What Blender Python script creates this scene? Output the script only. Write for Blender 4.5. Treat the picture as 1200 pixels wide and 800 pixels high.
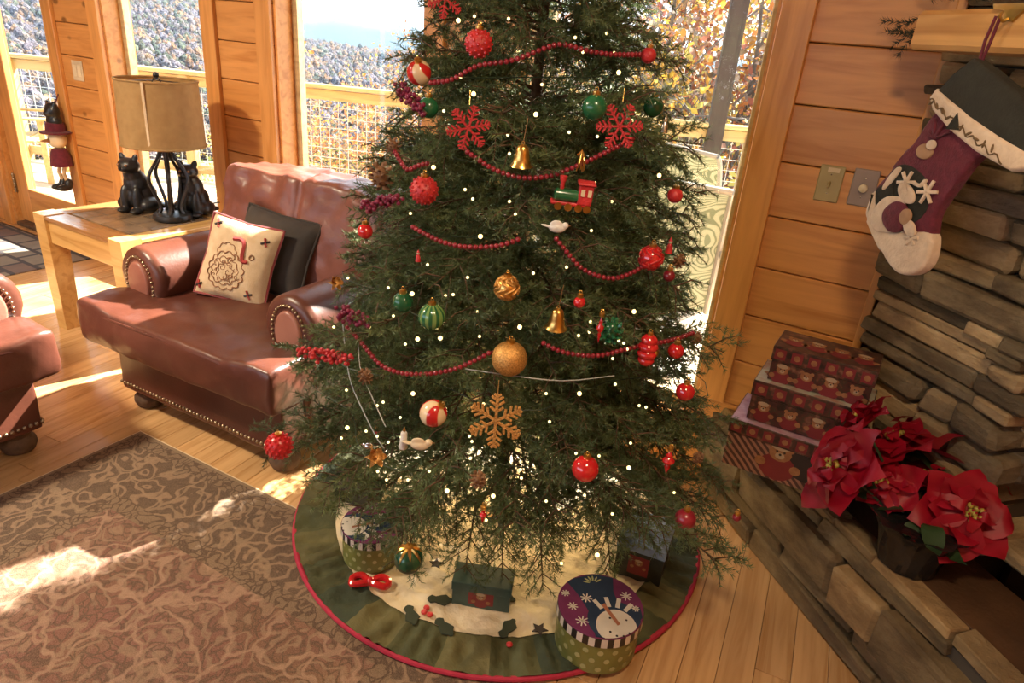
import bpy, bmesh, math, random
import numpy as np
from mathutils import Vector, Matrix, noise

for o in list(bpy.data.objects):
    bpy.data.objects.remove(o)
scene = bpy.context.scene
COL = scene.collection
random.seed(7)
rng = np.random.default_rng(7)
PI = math.pi

# ------------------------------------------------------------------ camera
CAM_H = 1.60
F_PX = 796.6
TH = math.radians(23.72)
ROLL = math.radians(5.03)
AZ = math.radians(29.3)
fwd = Vector((-math.sin(AZ) * math.cos(TH), math.cos(AZ) * math.cos(TH), -math.sin(TH)))
r0 = Vector((math.cos(AZ), math.sin(AZ), 0))
u0 = r0.cross(fwd)
cr = math.cos(ROLL) * r0 + math.sin(ROLL) * u0
cu = -math.sin(ROLL) * r0 + math.cos(ROLL) * u0
CAM = Vector((0, 0, CAM_H))
cam_d = bpy.data.cameras.new('camera')
cam_d.sensor_width = 36
cam_d.lens = F_PX / 1200 * 36
cam_d.clip_start = 0.02
cam_d.clip_end = 3000
cam = bpy.data.objects.new('camera', cam_d)
COL.objects.link(cam)
cam.matrix_world = Matrix(((cr.x, cu.x, -fwd.x, 0), (cr.y, cu.y, -fwd.y, 0), (cr.z, cu.z, -fwd.z, CAM_H), (0, 0, 0, 1)))
scene.camera = cam

def ray(x, y): return F_PX * fwd + float(x - 600) * cr - float(y - 400) * cu
def onz(x, y, z=0.0):
    d = ray(x, y); return CAM + d * ((z - CAM_H) / d.z)
def ony(x, y, Y):
    d = ray(x, y); return CAM + d * (Y / d.y)

# ------------------------------------------------------------------ world, sun, exposure
world = bpy.data.worlds.new('sky'); scene.world = world
world.use_nodes = True
wn = world.node_tree; wn.nodes.clear()
w_out = wn.nodes.new('ShaderNodeOutputWorld'); w_bg = wn.nodes.new('ShaderNodeBackground')
w_tc = wn.nodes.new('ShaderNodeTexCoord'); w_no = wn.nodes.new('ShaderNodeTexNoise'); w_rp = wn.nodes.new('ShaderNodeValToRGB')
w_no.inputs['Scale'].default_value = 3.5; w_no.inputs['Detail'].default_value = 6
w_mp = wn.nodes.new('ShaderNodeMapping'); w_mp.inputs['Scale'].default_value = (1, 1, 3)
w_rp.color_ramp.elements[0].position = .38; w_rp.color_ramp.elements[0].color = (.50, .72, 1, 1)
w_rp.color_ramp.elements[1].position = .60; w_rp.color_ramp.elements[1].color = (1, 1, 1, 1)
wn.links.new(w_tc.outputs['Generated'], w_mp.inputs['Vector']); wn.links.new(w_mp.outputs[0], w_no.inputs['Vector'])
wn.links.new(w_no.outputs['Fac'], w_rp.inputs['Fac']); wn.links.new(w_rp.outputs['Color'], w_bg.inputs['Color'])
w_bg.inputs['Strength'].default_value = 1.7
wn.links.new(w_bg.outputs[0], w_out.inputs['Surface'])

SUN_AZ = math.radians(18)      # to the right of the window wall's outward normal
SUN_EL = math.radians(41)
sun_d = bpy.data.lights.new('sun', 'SUN'); sun_d.energy = 24.0; sun_d.angle = math.radians(.8); sun_d.color = (1, .93, .82)
sun = bpy.data.objects.new('sun', sun_d); COL.objects.link(sun)
sv = Vector((math.sin(SUN_AZ) * math.cos(SUN_EL), math.cos(SUN_AZ) * math.cos(SUN_EL), math.sin(SUN_EL)))
sun.rotation_euler = sv.to_track_quat('Z', 'Y').to_euler()
sun.location = sv * 30

vs = scene.view_settings
vs.view_transform = 'Standard'; vs.look = 'None'; vs.gamma = 1; vs.use_curve_mapping = False
vs.exposure = 1.0

# ------------------------------------------------------------------ materials
def new_mat(name):
    m = bpy.data.materials.new(name); m.use_nodes = True
    nt = m.node_tree
    return m, nt, nt.nodes['Principled BSDF']
def node(nt, t, ins=None, **kw):
    n = nt.nodes.new(t)
    for k, v in kw.items(): setattr(n, k, v)
    for k, v in (ins or {}).items():
        if hasattr(v, 'is_linked') or isinstance(v, bpy.types.NodeSocket): nt.links.new(v, n.inputs[k])
        else: n.inputs[k].default_value = v
    return n
def c4(c): return (c[0], c[1], c[2], 1)
def ramp(nt, fac, stops, interp='LINEAR'):
    n = nt.nodes.new('ShaderNodeValToRGB'); n.color_ramp.interpolation = interp
    els = n.color_ramp.elements
    while len(els) < len(stops): els.new(.5)
    for e, (p, c) in zip(els, stops):
        e.position = p; e.color = c4(c)
    nt.links.new(fac, n.inputs['Fac'])
    return n.outputs['Color']
def mixc(nt, fac, a, b, blend='MIX'):
    n = nt.nodes.new('ShaderNodeMix'); n.data_type = 'RGBA'; n.blend_type = blend
    for s, v in ((n.inputs[0], fac), (n.inputs[6], a), (n.inputs[7], b)):
        if isinstance(v, bpy.types.NodeSocket): nt.links.new(v, s)
        elif isinstance(v, (int, float)): s.default_value = v
        else: s.default_value = c4(v)
    return n.outputs[2]
def math_n(nt, op, a, b=0.0, c=None, clamp=False):
    n = nt.nodes.new('ShaderNodeMath'); n.operation = op; n.use_clamp = clamp
    for i, v in enumerate((a, b) if c is None else (a, b, c)):
        if isinstance(v, bpy.types.NodeSocket): nt.links.new(v, n.inputs[i])
        else: n.inputs[i].default_value = v
    return n.outputs[0]
def obj_coords(nt, scale=(1, 1, 1), rnd=True):
    tc = node(nt, 'ShaderNodeTexCoord')
    mp = node(nt, 'ShaderNodeMapping', {'Vector': tc.outputs['Object'], 'Scale': scale})
    if rnd:
        oi = node(nt, 'ShaderNodeObjectInfo')
        cb = node(nt, 'ShaderNodeCombineXYZ', {'X': math_n(nt, 'MULTIPLY', oi.outputs['Random'], 31.7), 'Y': math_n(nt, 'MULTIPLY', oi.outputs['Random'], 77.1), 'Z': math_n(nt, 'MULTIPLY', oi.outputs['Random'], 13.3)})
        nt.links.new(cb.outputs[0], mp.inputs['Location'])
    return mp.outputs[0]
def add_bump(nt, bsdf, height, strength=.3, dist=.01):
    b = node(nt, 'ShaderNodeBump', {'Height': height, 'Strength': strength, 'Distance': dist})
    nt.links.new(b.outputs[0], bsdf.inputs['Normal'])
def pm(name, c1, c2=None, rough=.5, metal=0., scale=12., bump=0., bscale=60., stretch=(1, 1, 1), rnd_v=0., spec=.5, coat=0., sheen=0., detail=4, bdist=.01, trans=0.):
    m, nt, b = new_mat(name)
    c2 = c2 or tuple(x * .8 for x in c1)
    v = obj_coords(nt, stretch)
    nz = node(nt, 'ShaderNodeTexNoise', {'Vector': v, 'Scale': scale, 'Detail': detail})
    col = ramp(nt, nz.outputs['Fac'], [(.32, c2), (.68, c1)])
    if rnd_v:
        oi = node(nt, 'ShaderNodeObjectInfo')
        hs = node(nt, 'ShaderNodeHueSaturation', {'Color': col, 'Value': math_n(nt, 'ADD', math_n(nt, 'MULTIPLY', oi.outputs['Random'], 2 * rnd_v), 1 - rnd_v)})
        col = hs.outputs[0]
    nt.links.new(col, b.inputs['Base Color'])
    b.inputs['Roughness'].default_value = rough; b.inputs['Metallic'].default_value = metal
    b.inputs['Specular IOR Level'].default_value = spec
    if coat: b.inputs['Coat Weight'].default_value = coat; b.inputs['Coat Roughness'].default_value = .12
    if sheen: b.inputs['Sheen Weight'].default_value = sheen
    if trans:
        out = nt.nodes['Material Output']
        tr = node(nt, 'ShaderNodeBsdfTranslucent', {'Color': col})
        mx = node(nt, 'ShaderNodeMixShader', {'Fac': trans, 1: b.outputs[0], 2: tr.outputs[0]})
        nt.links.new(mx.outputs[0], out.inputs['Surface'])
    if bump:
        nb = node(nt, 'ShaderNodeTexNoise', {'Vector': v, 'Scale': bscale, 'Detail': 5})
        add_bump(nt, b, nb.outputs['Fac'], bump, bdist)
    return m
def wood(name, c1, c2, rough=.4, grain=(1.2, 14, 14), rnd_v=.1, knots=0., coat=0., bump=.06, spec=.5):
    """grain runs along local x"""
    m, nt, b = new_mat(name)
    v = obj_coords(nt, grain)
    nz = node(nt, 'ShaderNodeTexNoise', {'Vector': v, 'Scale': 1.6, 'Detail': 7, 'Distortion': 1.2})
    fine = node(nt, 'ShaderNodeTexNoise', {'Vector': obj_coords(nt, (grain[0] * 3, grain[1] * 8, grain[2] * 8)), 'Scale': 2.0, 'Detail': 3})
    col = ramp(nt, nz.outputs['Fac'], [(.30, c2), (.52, c1), (.72, tuple(min(1, x * 1.12) for x in c1))])
    col = mixc(nt, math_n(nt, 'MULTIPLY', fine.outputs['Fac'], .22), col, c2)
    if knots:
        kv = node(nt, 'ShaderNodeTexVoronoi', {'Vector': obj_coords(nt, (3.0, 5.0, 5.0)), 'Scale': 1.0, 'Randomness': 1.0})
        kf = ramp(nt, kv.outputs['Distance'], [(.055, (1, 1, 1)), (.11, (0, 0, 0))])
        col = mixc(nt, math_n(nt, 'MULTIPLY', kf, knots), col, tuple(x * .25 for x in c2))
    oi = node(nt, 'ShaderNodeObjectInfo')
    hs = node(nt, 'ShaderNodeHueSaturation', {'Color': col, 'Value': math_n(nt, 'ADD', math_n(nt, 'MULTIPLY', oi.outputs['Random'], 2 * rnd_v), 1 - rnd_v), 'Saturation': 1.0})
    nt.links.new(hs.outputs[0], b.inputs['Base Color'])
    b.inputs['Roughness'].default_value = rough; b.inputs['Specular IOR Level'].default_value = spec
    if coat: b.inputs['Coat Weight'].default_value = coat; b.inputs['Coat Roughness'].default_value = .15
    if bump: add_bump(nt, b, fine.outputs['Fac'], bump, .004)
    return m

M = {}
M['pine'] = wood('pine', (.62, .285, .085), (.48, .19, .046), rough=.38, knots=.8, rnd_v=.07)
M['pine_trim'] = wood('pine_trim', (.64, .30, .09), (.50, .205, .05), rough=.36, knots=.5, rnd_v=.06)
M['groove'] = pm('pine_groove', (.22, .09, .025), rough=.7)
M['frame_wood'] = wood('window_frame_wood', (.50, .36, .18), (.36, .24, .11), rough=.5, rnd_v=.05)
M['oak'] = wood('oak_floor', (.60, .36, .165), (.44, .23, .088), rough=.24, rnd_v=.17, grain=(1.1, 17, 17), coat=.25)
M['subfloor'] = pm('floor_gap', (.10, .05, .02), rough=.8)
M['table_wood'] = wood('honey_table_wood', (.66, .40, .14), (.50, .26, .075), rough=.22, rnd_v=.05, coat=.35)
M['table_tile'] = pm('slate_inlay', (.26, .17, .10), (.12, .085, .06), rough=.22, scale=9, bump=.25, bscale=30, rnd_v=.25)
M['table_top'] = wood('dark_table_top', (.34, .17, .065), (.22, .095, .035), rough=.16, coat=.45, rnd_v=.05)
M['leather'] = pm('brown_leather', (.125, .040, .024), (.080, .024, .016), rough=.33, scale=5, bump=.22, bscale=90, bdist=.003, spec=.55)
M['leather_back'] = pm('lit_brown_leather', (.235, .085, .058), (.14, .045, .032), rough=.34, scale=6, bump=.25, bscale=70, bdist=.004)  # lighter copy of the brown leather, reflected light put into its colour
M['leather_sunlit'] = pm('sunlit_brown_leather', (.36, .15, .105), (.24, .085, .058), rough=.4, scale=6, bump=.2, bscale=90, bdist=.003)  # arm panel leather, paler because sunlight is put into its colour
M['brass_nail'] = pm('antique_brass', (.42, .33, .22), rough=.3, metal=1.)
M['gold'] = pm('gold', (.85, .55, .17), (.62, .36, .09), rough=.28, metal=1., scale=40, bump=.2, bscale=120, bdist=.003)
M['gold_glitter'] = pm('gold_glitter', (.80, .45, .14), (.42, .21, .055), rough=.45, metal=.6, scale=260, bump=.6, bscale=300, bdist=.003)
M['red_glitter'] = pm('red_glitter', (.62, .05, .05), (.36, .02, .025), rough=.42, metal=.3, scale=260, bump=.6, bscale=300, bdist=.003)
M['red_shiny'] = pm('red_glass', (.62, .018, .022), (.48, .01, .016), rough=.12, spec=.8, coat=.6)
M['red_matte'] = pm('red_matte', (.60, .04, .045), (.42, .02, .025), rough=.4, scale=40, bump=.4, bscale=90)
M['burgundy'] = pm('burgundy_beads', (.30, .018, .035), (.2, .01, .02), rough=.3, coat=.3)
M['plum'] = pm('plum_berries', (.23, .015, .06), (.14, .008, .035), rough=.4, scale=60)
M['green_orn'] = pm('green_ornament', (.02, .14, .055), (.012, .09, .035), rough=.25, coat=.4)
M['silver'] = pm('silver', (.75, .74, .72), rough=.25, metal=1.)
M['white_paint'] = pm('white_paint', (.80, .78, .74), rough=.5)
M['cream_orn'] = pm('cream', (.80, .66, .44), rough=.5)
M['cone_brown'] = pm('pine_cone', (.25, .13, .06), (.14, .065, .03), rough=.7, scale=40)
M['black_iron'] = pm('black_iron', (.022, .02, .02), (.012, .012, .012), rough=.35)
M['black_fig'] = pm('black_resin', (.022, .022, .024), (.010, .010, .011), rough=.32, scale=20, bump=.3, bscale=50)
M['foil'] = pm('black_foil', (.014, .014, .014), (.006, .006, .006), rough=.16, spec=.5, bump=.5, bscale=25)
M['needle'] = pm('fir_needles', (.155, .200, .078), (.075, .120, .055), rough=.5, scale=5, rnd_v=.25, trans=.22)
M['needle_dark'] = pm('mantel_fir', (.030, .036, .018), (.018, .022, .012), rough=.6, scale=5)
M['bark'] = pm('bark', (.13, .075, .04), (.075, .04, .022), rough=.8, scale=30, bump=.4)
M['wire'] = pm('green_wire', (.02, .04, .02), rough=.5)
M['clear_wire'] = pm('grey_wire', (.35, .37, .36), rough=.4)
M['red_leaf'] = pm('poinsettia_red', (.38, .003, .022), (.27, .002, .013), rough=.5, scale=18, trans=.25, rnd_v=.12)
M['green_leaf'] = pm('dark_leaf', (.022, .05, .016), (.012, .03, .01), rough=.45, scale=15)
M['yellow_bud'] = pm('yellow_bud', (.42, .34, .06), rough=.5)
# ------------------------------------------------------------------ mesh helpers
class MB:
    def __init__(s): s.v = []; s.f = []; s.m = []
    def add(s, vs, fs, mi=0, mat=None):
        n = len(s.v)
        if mat is not None: vs = [mat @ Vector(p) for p in vs]
        s.v += [tuple(p) for p in vs]; s.f += [tuple(i + n for i in f) for f in fs]; s.m += [mi] * len(fs)
        return s
    def box(s, c, d, bev=0.0, mi=0, mat=None, jit=0.0):
        hx, hy, hz = d[0] / 2, d[1] / 2, d[2] / 2
        if bev <= 0:
            vs = [(c[0] + i * hx, c[1] + j * hy, c[2] + k * hz) for i in (-1, 1) for j in (-1, 1) for k in (-1, 1)]
            fs = [(0, 1, 3, 2), (4, 6, 7, 5), (0, 4, 5, 1), (2, 3, 7, 6), (0, 2, 6, 4), (1, 5, 7, 3)]
            return s.add(vs, fs, mi, mat)
        bev = min(bev, hx * .95, hy * .95, hz * .95)
        vs = []; idx = {}
        for i in (-1, 1):
            for j in (-1, 1):
                for k in (-1, 1):
                    o = Vector((random.uniform(-jit, jit), random.uniform(-jit, jit), random.uniform(-jit, jit))) if jit else Vector()
                    for a in range(3):
                        p = [i * hx, j * hy, k * hz]
                        for b in range(3):
                            if b != a: p[b] -= (i, j, k)[b] * bev
                        idx[(i, j, k, a)] = len(vs); vs.append((c[0] + p[0] + o.x, c[1] + p[1] + o.y, c[2] + p[2] + o.z))
        fs = []
        for a in range(3):
            b, e = (a + 1) % 3, (a + 2) % 3
            for sg in (-1, 1):
                q = []
                for (p, r) in ((-1, -1), (1, -1), (1, 1), (-1, 1)):
                    t = [0, 0, 0]; t[a] = sg; t[b] = p; t[e] = r; q.append(idx[(*t, a)])
                fs.append(tuple(q if sg > 0 else q[::-1]))
            for p in (-1, 1):
                for r in (-1, 1):
                    t0 = [0, 0, 0]; t1 = [0, 0, 0]
                    t0[a] = -1; t1[a] = 1; t0[b] = t1[b] = p; t0[e] = t1[e] = r
                    q = (idx[(*t0, b)], idx[(*t1, b)], idx[(*t1, e)], idx[(*t0, e)])
                    fs.append(q if p * r > 0 else q[::-1])
        for i in (-1, 1):
            for j in (-1, 1):
                for k in (-1, 1):
                    q = (idx[(i, j, k, 0)], idx[(i, j, k, 1)], idx[(i, j, k, 2)])
                    fs.append(q if i * j * k > 0 else q[::-1])
        return s.add(vs, fs, mi, mat)
    def tube(s, pts, r, seg=8, mi=0, cap=True, mat=None, closed=False):
        pts = [Vector(p) for p in pts]; n = len(pts)
        rs = r if isinstance(r, (list, tuple)) else [r] * n
        vs = []; up = None
        for i, p in enumerate(pts):
            if closed: t = (pts[(i + 1) % n] - pts[i - 1])
            else: t = (pts[min(i + 1, n - 1)] - pts[max(i - 1, 0)])
            t = t.normalized() if t.length > 1e-9 else Vector((0, 0, 1))
            if up is None: up = Vector((0, 0, 1)) if abs(t.z) < .9 else Vector((1, 0, 0))
            a = t.cross(up)
            if a.length < 1e-6: a = t.cross(Vector((0, 1, 0)))
            a.normalize(); b = a.cross(t).normalized(); up = b
            for k in range(seg):
                w = 2 * PI * k / seg
                vs.append(p + (a * math.cos(w) + b * math.sin(w)) * rs[i])
        fs = []
        for i in range(n if closed else n - 1):
            j = (i + 1) % n
            for k in range(seg):
                l = (k + 1) % seg
                fs.append((i * seg + k, j * seg + k, j * seg + l, i * seg + l)[::-1])
        if cap and not closed:
            fs.append(tuple(range(seg))); fs.append(tuple(range((n - 1) * seg, n * seg))[::-1])
        return s.add(vs, fs, mi, mat)
    def lathe(s, prof, seg=20, c=(0, 0, 0), mi=0, mat=None, ripple=None):
        """prof: (radius, z) from bottom to top"""
        vs = []; fs = []; n = len(prof)
        for (r, z) in prof:
            for k in range(seg):
                w = 2 * PI * k / seg
                rr = r * (1 + (ripple(w, z) if ripple else 0))
                vs.append((c[0] + rr * math.cos(w), c[1] + rr * math.sin(w), c[2] + z))
        for i in range(n - 1):
            for k in range(seg):
                l = (k + 1) % seg
                fs.append((i * seg + k, i * seg + l, (i + 1) * seg + l, (i + 1) * seg + k))
        if prof[0][0] > 1e-5: fs.append(tuple(range(seg))[::-1])
        if prof[-1][0] > 1e-5: fs.append(tuple(range((n - 1) * seg, n * seg)))
        return s.add(vs, fs, mi, mat)
    def ball(s, c, r, seg=16, rings=10, sc=(1, 1, 1), mi=0, mat=None, ripple=None):
        c = Vector(c); vs = []; fs = []
        vs.append(c + Vector((0, 0, -r * sc[2])))
        for i in range(1, rings):
            ph = -PI / 2 + PI * i / rings
            for k in range(seg):
                w = 2 * PI * k / seg
                rr = r * (1 + (ripple(w, ph) if ripple else 0))
                vs.append(c + Vector((rr * sc[0] * math.cos(ph) * math.cos(w), rr * sc[1] * math.cos(ph) * math.sin(w), rr * sc[2] * math.sin(ph))))
        vs.append(c + Vector((0, 0, r * sc[2])))
        for k in range(seg):
            l = (k + 1) % seg
            fs.append((0, 1 + l, 1 + k))
            for i in range(rings - 2):
                fs.append((1 + i * seg + k, 1 + i * seg + l, 1 + (i + 1) * seg + l, 1 + (i + 1) * seg + k))
            fs.append((1 + (rings - 2) * seg + k, 1 + (rings - 2) * seg + l, len(vs) - 1))
        return s.add(vs, fs, mi, mat)
    def build(s, name, mats, parent=None, smooth=40, loc=None, rot=None, kind=None):
        me = bpy.data.meshes.new(name)
        me.from_pydata(s.v, [], s.f)
        return finish(me, name, mats, parent, smooth, loc, rot, kind, s.m)
def finish(me, name, mats, parent=None, smooth=40, loc=None, rot=None, kind=None, mi=None):
    if not isinstance(mats, (list, tuple)): mats = [mats]
    for mt in mats: me.materials.append(M[mt] if isinstance(mt, str) else mt)
    if mi and len(mats) > 1: me.polygons.foreach_set('material_index', mi)
    me.polygons.foreach_set('use_smooth', [bool(smooth)] * len(me.polygons))
    if smooth and smooth < 180: me.set_sharp_from_angle(angle=math.radians(smooth))
    me.update()
    return link(name, me, parent, loc, rot, kind)
def link(name, me, parent=None, loc=None, rot=None, kind=None):
    o = bpy.data.objects.new(name, me); COL.objects.link(o)
    if parent is not None: o.parent = parent
    if loc is not None: o.location = loc
    if rot is not None: o.rotation_euler = rot
    if kind: o['kind'] = kind
    return o
def tag(o, label, cat, group=None):
    o['label'] = label; o['category'] = cat
    if group: o['group'] = group
    return o
def thing(name, label, cat, loc=(0, 0, 0), rot=(0, 0, 0), group=None):
    o = bpy.data.objects.new(name, None); COL.objects.link(o); o.empty_display_size = .05
    o.location = loc; o.rotation_euler = rot
    return tag(o, label, cat, group)
def struct(o):
    o['kind'] = 'structure'; return o
def slab(pts, thick, bev=0.0, seg=2, mats=None):
    """outline pts (x, y) extruded 0..thick along z with bevelled rim -> mesh"""
    bm = bmesh.new()
    vs = [bm.verts.new((p[0], p[1], 0)) for p in pts]
    f = bm.faces.new(vs); bm.normal_update()
    if f.normal.z > 0: f.normal_flip()
    ex = bmesh.ops.extrude_face_region(bm, geom=[f])
    tv = [g for g in ex['geom'] if isinstance(g, bmesh.types.BMVert)]
    for v in tv: v.co.z = thick
    if bev > 0:
        ed = [e for e in bm.edges if abs(e.verts[0].co.z - thick) < 1e-7 and abs(e.verts[1].co.z - thick) < 1e-7]
        bmesh.ops.bevel(bm, geom=ed, offset=bev, segments=seg, affect='EDGES', profile=.5)
    bmesh.ops.recalc_face_normals(bm, faces=bm.faces)
    me = bpy.data.meshes.new('slab'); bm.to_mesh(me); bm.free()
    return me
def smooth_loop(pts, n=4):
    """Catmull-Rom through closed 2D/3D points"""
    P = [np.array(p, float) for p in pts]; out = []
    for i in range(len(P)):
        a, b, c, d = P[i - 1], P[i], P[(i + 1) % len(P)], P[(i + 2) % len(P)]
        for k in range(n):
            t = k / n
            out.append(tuple(.5 * ((2 * b) + (-a + c) * t + (2 * a - 5 * b + 4 * c - d) * t * t + (-a + 3 * b - 3 * c + d) * t ** 3)))
    return out
def spline(pts, n=8):
    P = [np.array(p, float) for p in pts]; out = []
    for i in range(len(P) - 1):
        a = P[max(i - 1, 0)]; b = P[i]; c = P[i + 1]; d = P[min(i + 2, len(P) - 1)]
        for k in range(n):
            t = k / n
            out.append(tuple(.5 * ((2 * b) + (-a + c) * t + (2 * a - 5 * b + 4 * c - d) * t * t + (-a + 3 * b - 3 * c + d) * t ** 3)))
    out.append(tuple(P[-1])); return out
def cage(xs, ys, zs, mask, levels=2, warp=None, disp=None):
    """surface of the filled cells of a grid, subdivided smooth, then displaced along normals"""
    nx, ny, nz = len(xs) - 1, len(ys) - 1, len(zs) - 1
    filled = {(i, j, k) for i in range(nx) for j in range(ny) for k in range(nz) if mask(i, j, k)}
    vid = {}; vs = []; fs = []
    def V(i, j, k):
        if (i, j, k) not in vid:
            vid[(i, j, k)] = len(vs); p = Vector((xs[i], ys[j], zs[k])); vs.append(warp(p) if warp else p)
        return vid[(i, j, k)]
    for (i, j, k) in filled:
        for d, q in (((-1, 0, 0), ((0, 0, 0), (0, 0, 1), (0, 1, 1), (0, 1, 0))), ((1, 0, 0), ((1, 0, 0), (1, 1, 0), (1, 1, 1), (1, 0, 1))),
                     ((0, -1, 0), ((0, 0, 0), (1, 0, 0), (1, 0, 1), (0, 0, 1))), ((0, 1, 0), ((0, 1, 0), (0, 1, 1), (1, 1, 1), (1, 1, 0))),
                     ((0, 0, -1), ((0, 0, 0), (0, 1, 0), (1, 1, 0), (1, 0, 0))), ((0, 0, 1), ((0, 0, 1), (1, 0, 1), (1, 1, 1), (0, 1, 1)))):
            if (i + d[0], j + d[1], k + d[2]) not in filled:
                fs.append(tuple(V(i + a, j + b, k + c) for a, b, c in q))
    me = bpy.data.meshes.new('cage'); me.from_pydata(vs, [], fs)
    return subdiv(me, levels, disp)
def subdiv(me, levels=2, disp=None, extra=None):
    o = bpy.data.objects.new('tmp', me); COL.objects.link(o)
    if extra: extra(o)
    if levels:
        md = o.modifiers.new('s', 'SUBSURF'); md.levels = levels; md.render_levels = levels
    dg = bpy.context.evaluated_depsgraph_get()
    m2 = bpy.data.meshes.new_from_object(o.evaluated_get(dg))
    bpy.data.objects.remove(o)
    if disp:
        m2.update()
        ns = [v.normal.copy() for v in m2.vertices]
        for v, n in zip(m2.vertices, ns): v.co += n * disp(v.co, n)
        m2.update()
    return m2
def blob(parts, voxel=.006, sm=6):
    """union of ellipsoids / capsules -> one continuous surface. parts: (center, (rx,ry,rz), rot)"""
    mb = MB()
    for p in parts:
        c, r = p[0], p[1]; rt = p[2] if len(p) > 2 else (0, 0, 0)
        mt = Matrix.Translation(c) @ Matrix.Rotation(rt[2], 4, 'Z') @ Matrix.Rotation(rt[1], 4, 'Y') @ Matrix.Rotation(rt[0], 4, 'X')
        mb.ball((0, 0, 0), 1, 14, 9, sc=r, mat=mt)
    me = bpy.data.meshes.new('blob'); me.from_pydata(mb.v, [], mb.f)
    def ex(o):
        r = o.modifiers.new('r', 'REMESH'); r.mode = 'VOXEL'; r.voxel_size = voxel
        s = o.modifiers.new('sm', 'SMOOTH'); s.iterations = sm; s.factor = .5
    return subdiv(me, 0, None, ex)
def copy_tree(o, parent=None):
    c = o.copy(); COL.objects.link(c); c.parent = parent
    for ch in o.children: copy_tree(ch, c)
    return c
def fbm(p, s, o=3):
    return noise.fractal(Vector(p) * s, 1.0, 2.0, o)

# ------------------------------------------------------------------ the room
WY = 2.5                      # inner face of the window wall
DOOR = (-5.90, -4.93)
WIN = [(-4.33, -3.40), (-2.88, -1.945), (-1.46, -.526)]
CEIL = 2.75
WTOP, WBOT, WTH = 2.42, .24, .16
fdir = math.radians(96)     # the boards run a few degrees off the wall's normal
fx = Vector((math.cos(fdir), math.sin(fdir), 0)); fyv = Vector((-fx.y, fx.x, 0))

floor = struct(MB().box((-2.8, -.25, -.035), (8.4, 5.5, .03)).build('floor', 'subfloor', smooth=0))
PW = .098
def in_poly_area(a, b):
    """is a board piece (board axes) seen by the camera and inside the room?"""
    p = fx * a + fyv * b
    if not (-6.9 < p.x < 1.3 and .1 < p.y < WY + .02): return False
    q = p - CAM; dz = q.dot(fwd)
    if dz < .2: return False
    X = 600 + F_PX * q.dot(cr) / dz; Y = 400 - F_PX * q.dot(cu) / dz
    if not (-90 < X < 1290 and 180 < Y < 900): return False
    if -2.30 < p.x < -1.3 and p.y < 1.15: return False        # under the carpet
    return True
n_pl = 0
for i in range(-30, 110):
    a = -1.0 - random.random() * 1.2
    while a < 4.2:
        L = random.uniform(.55, 1.35)
        b = i * PW
        if any(in_poly_area(a + t * L, b) for t in (.05, .35, .65, .95)) and n_pl < 298:
            mb = MB().box((0, 0, -.010), (L - .0015, PW - .0013, .02), .0012)
            c = fx * (a + L / 2) + fyv * b
            # clip at the wall: keep boards inside
            over = c.y + L / 2 * fx.y - (WY + .02)
            if over > 0:
                L2 = L - over / fx.y
                if L2 < .06: a += L; continue
                mb = MB().box((0, 0, -.010), (L2 - .0015, PW - .0013, .02), .0012)
                c = fx * (a + L2 / 2) + fyv * b
            mb.build('plank', 'oak', floor, smooth=0, loc=c, rot=(0, 0, fdir)); n_pl += 1
        a += L

# window wall: a dark backing with each pine board on it
strips = [(-7.0, DOOR[0]), (DOOR[1], WIN[0][0]), (WIN[0][1], WIN[1][0]), (WIN[1][1], WIN[2][0]), (WIN[2][1], .9)]
bk = MB()
for x0, x1 in strips: bk.box(((x0 + x1) / 2, WY + .09, CEIL / 2), (x1 - x0, .12, CEIL))
for x0, x1 in WIN:
    bk.box(((x0 + x1) / 2, WY + .09, WBOT / 2), (x1 - x0, .12, WBOT)); bk.box(((x0 + x1) / 2, WY + .09, (CEIL + WTOP) / 2), (x1 - x0, .12, CEIL - WTOP))
bk.box((sum(DOOR) / 2, WY + .09, (CEIL + 2.1) / 2), (DOOR[1] - DOOR[0], .12, CEIL - 2.1))
wall_back = struct(bk.build('wall_back', 'groove', smooth=0))
ZJ = ony(925, 191, WY).z      # one measured joint
PH = .186
def boards(x0, x1, z0, z1, wall, y=WY):
    z = ZJ - 20 * PH
    while z < z1:
        a, b = max(z, z0), min(z + PH, z1)
        if b - a > .03:
            MB().box((0, 0, 0), (x1 - x0, .03, b - a - .004), .0035).build('board', 'pine', wall, smooth=0, loc=((x0 + x1) / 2, y + .015, (a + b) / 2))
        z += PH
for x0, x1 in strips[:4]: boards(x0 + .0, x1, 0.0, CEIL, wall_back)
boards(strips[4][0], -.045, 0.0, CEIL, wall_back)
for x0, x1 in WIN:
    boards(x0, x1, 0, WBOT, wall_back); boards(x0, x1, WTOP, CEIL, wall_back)

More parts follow.
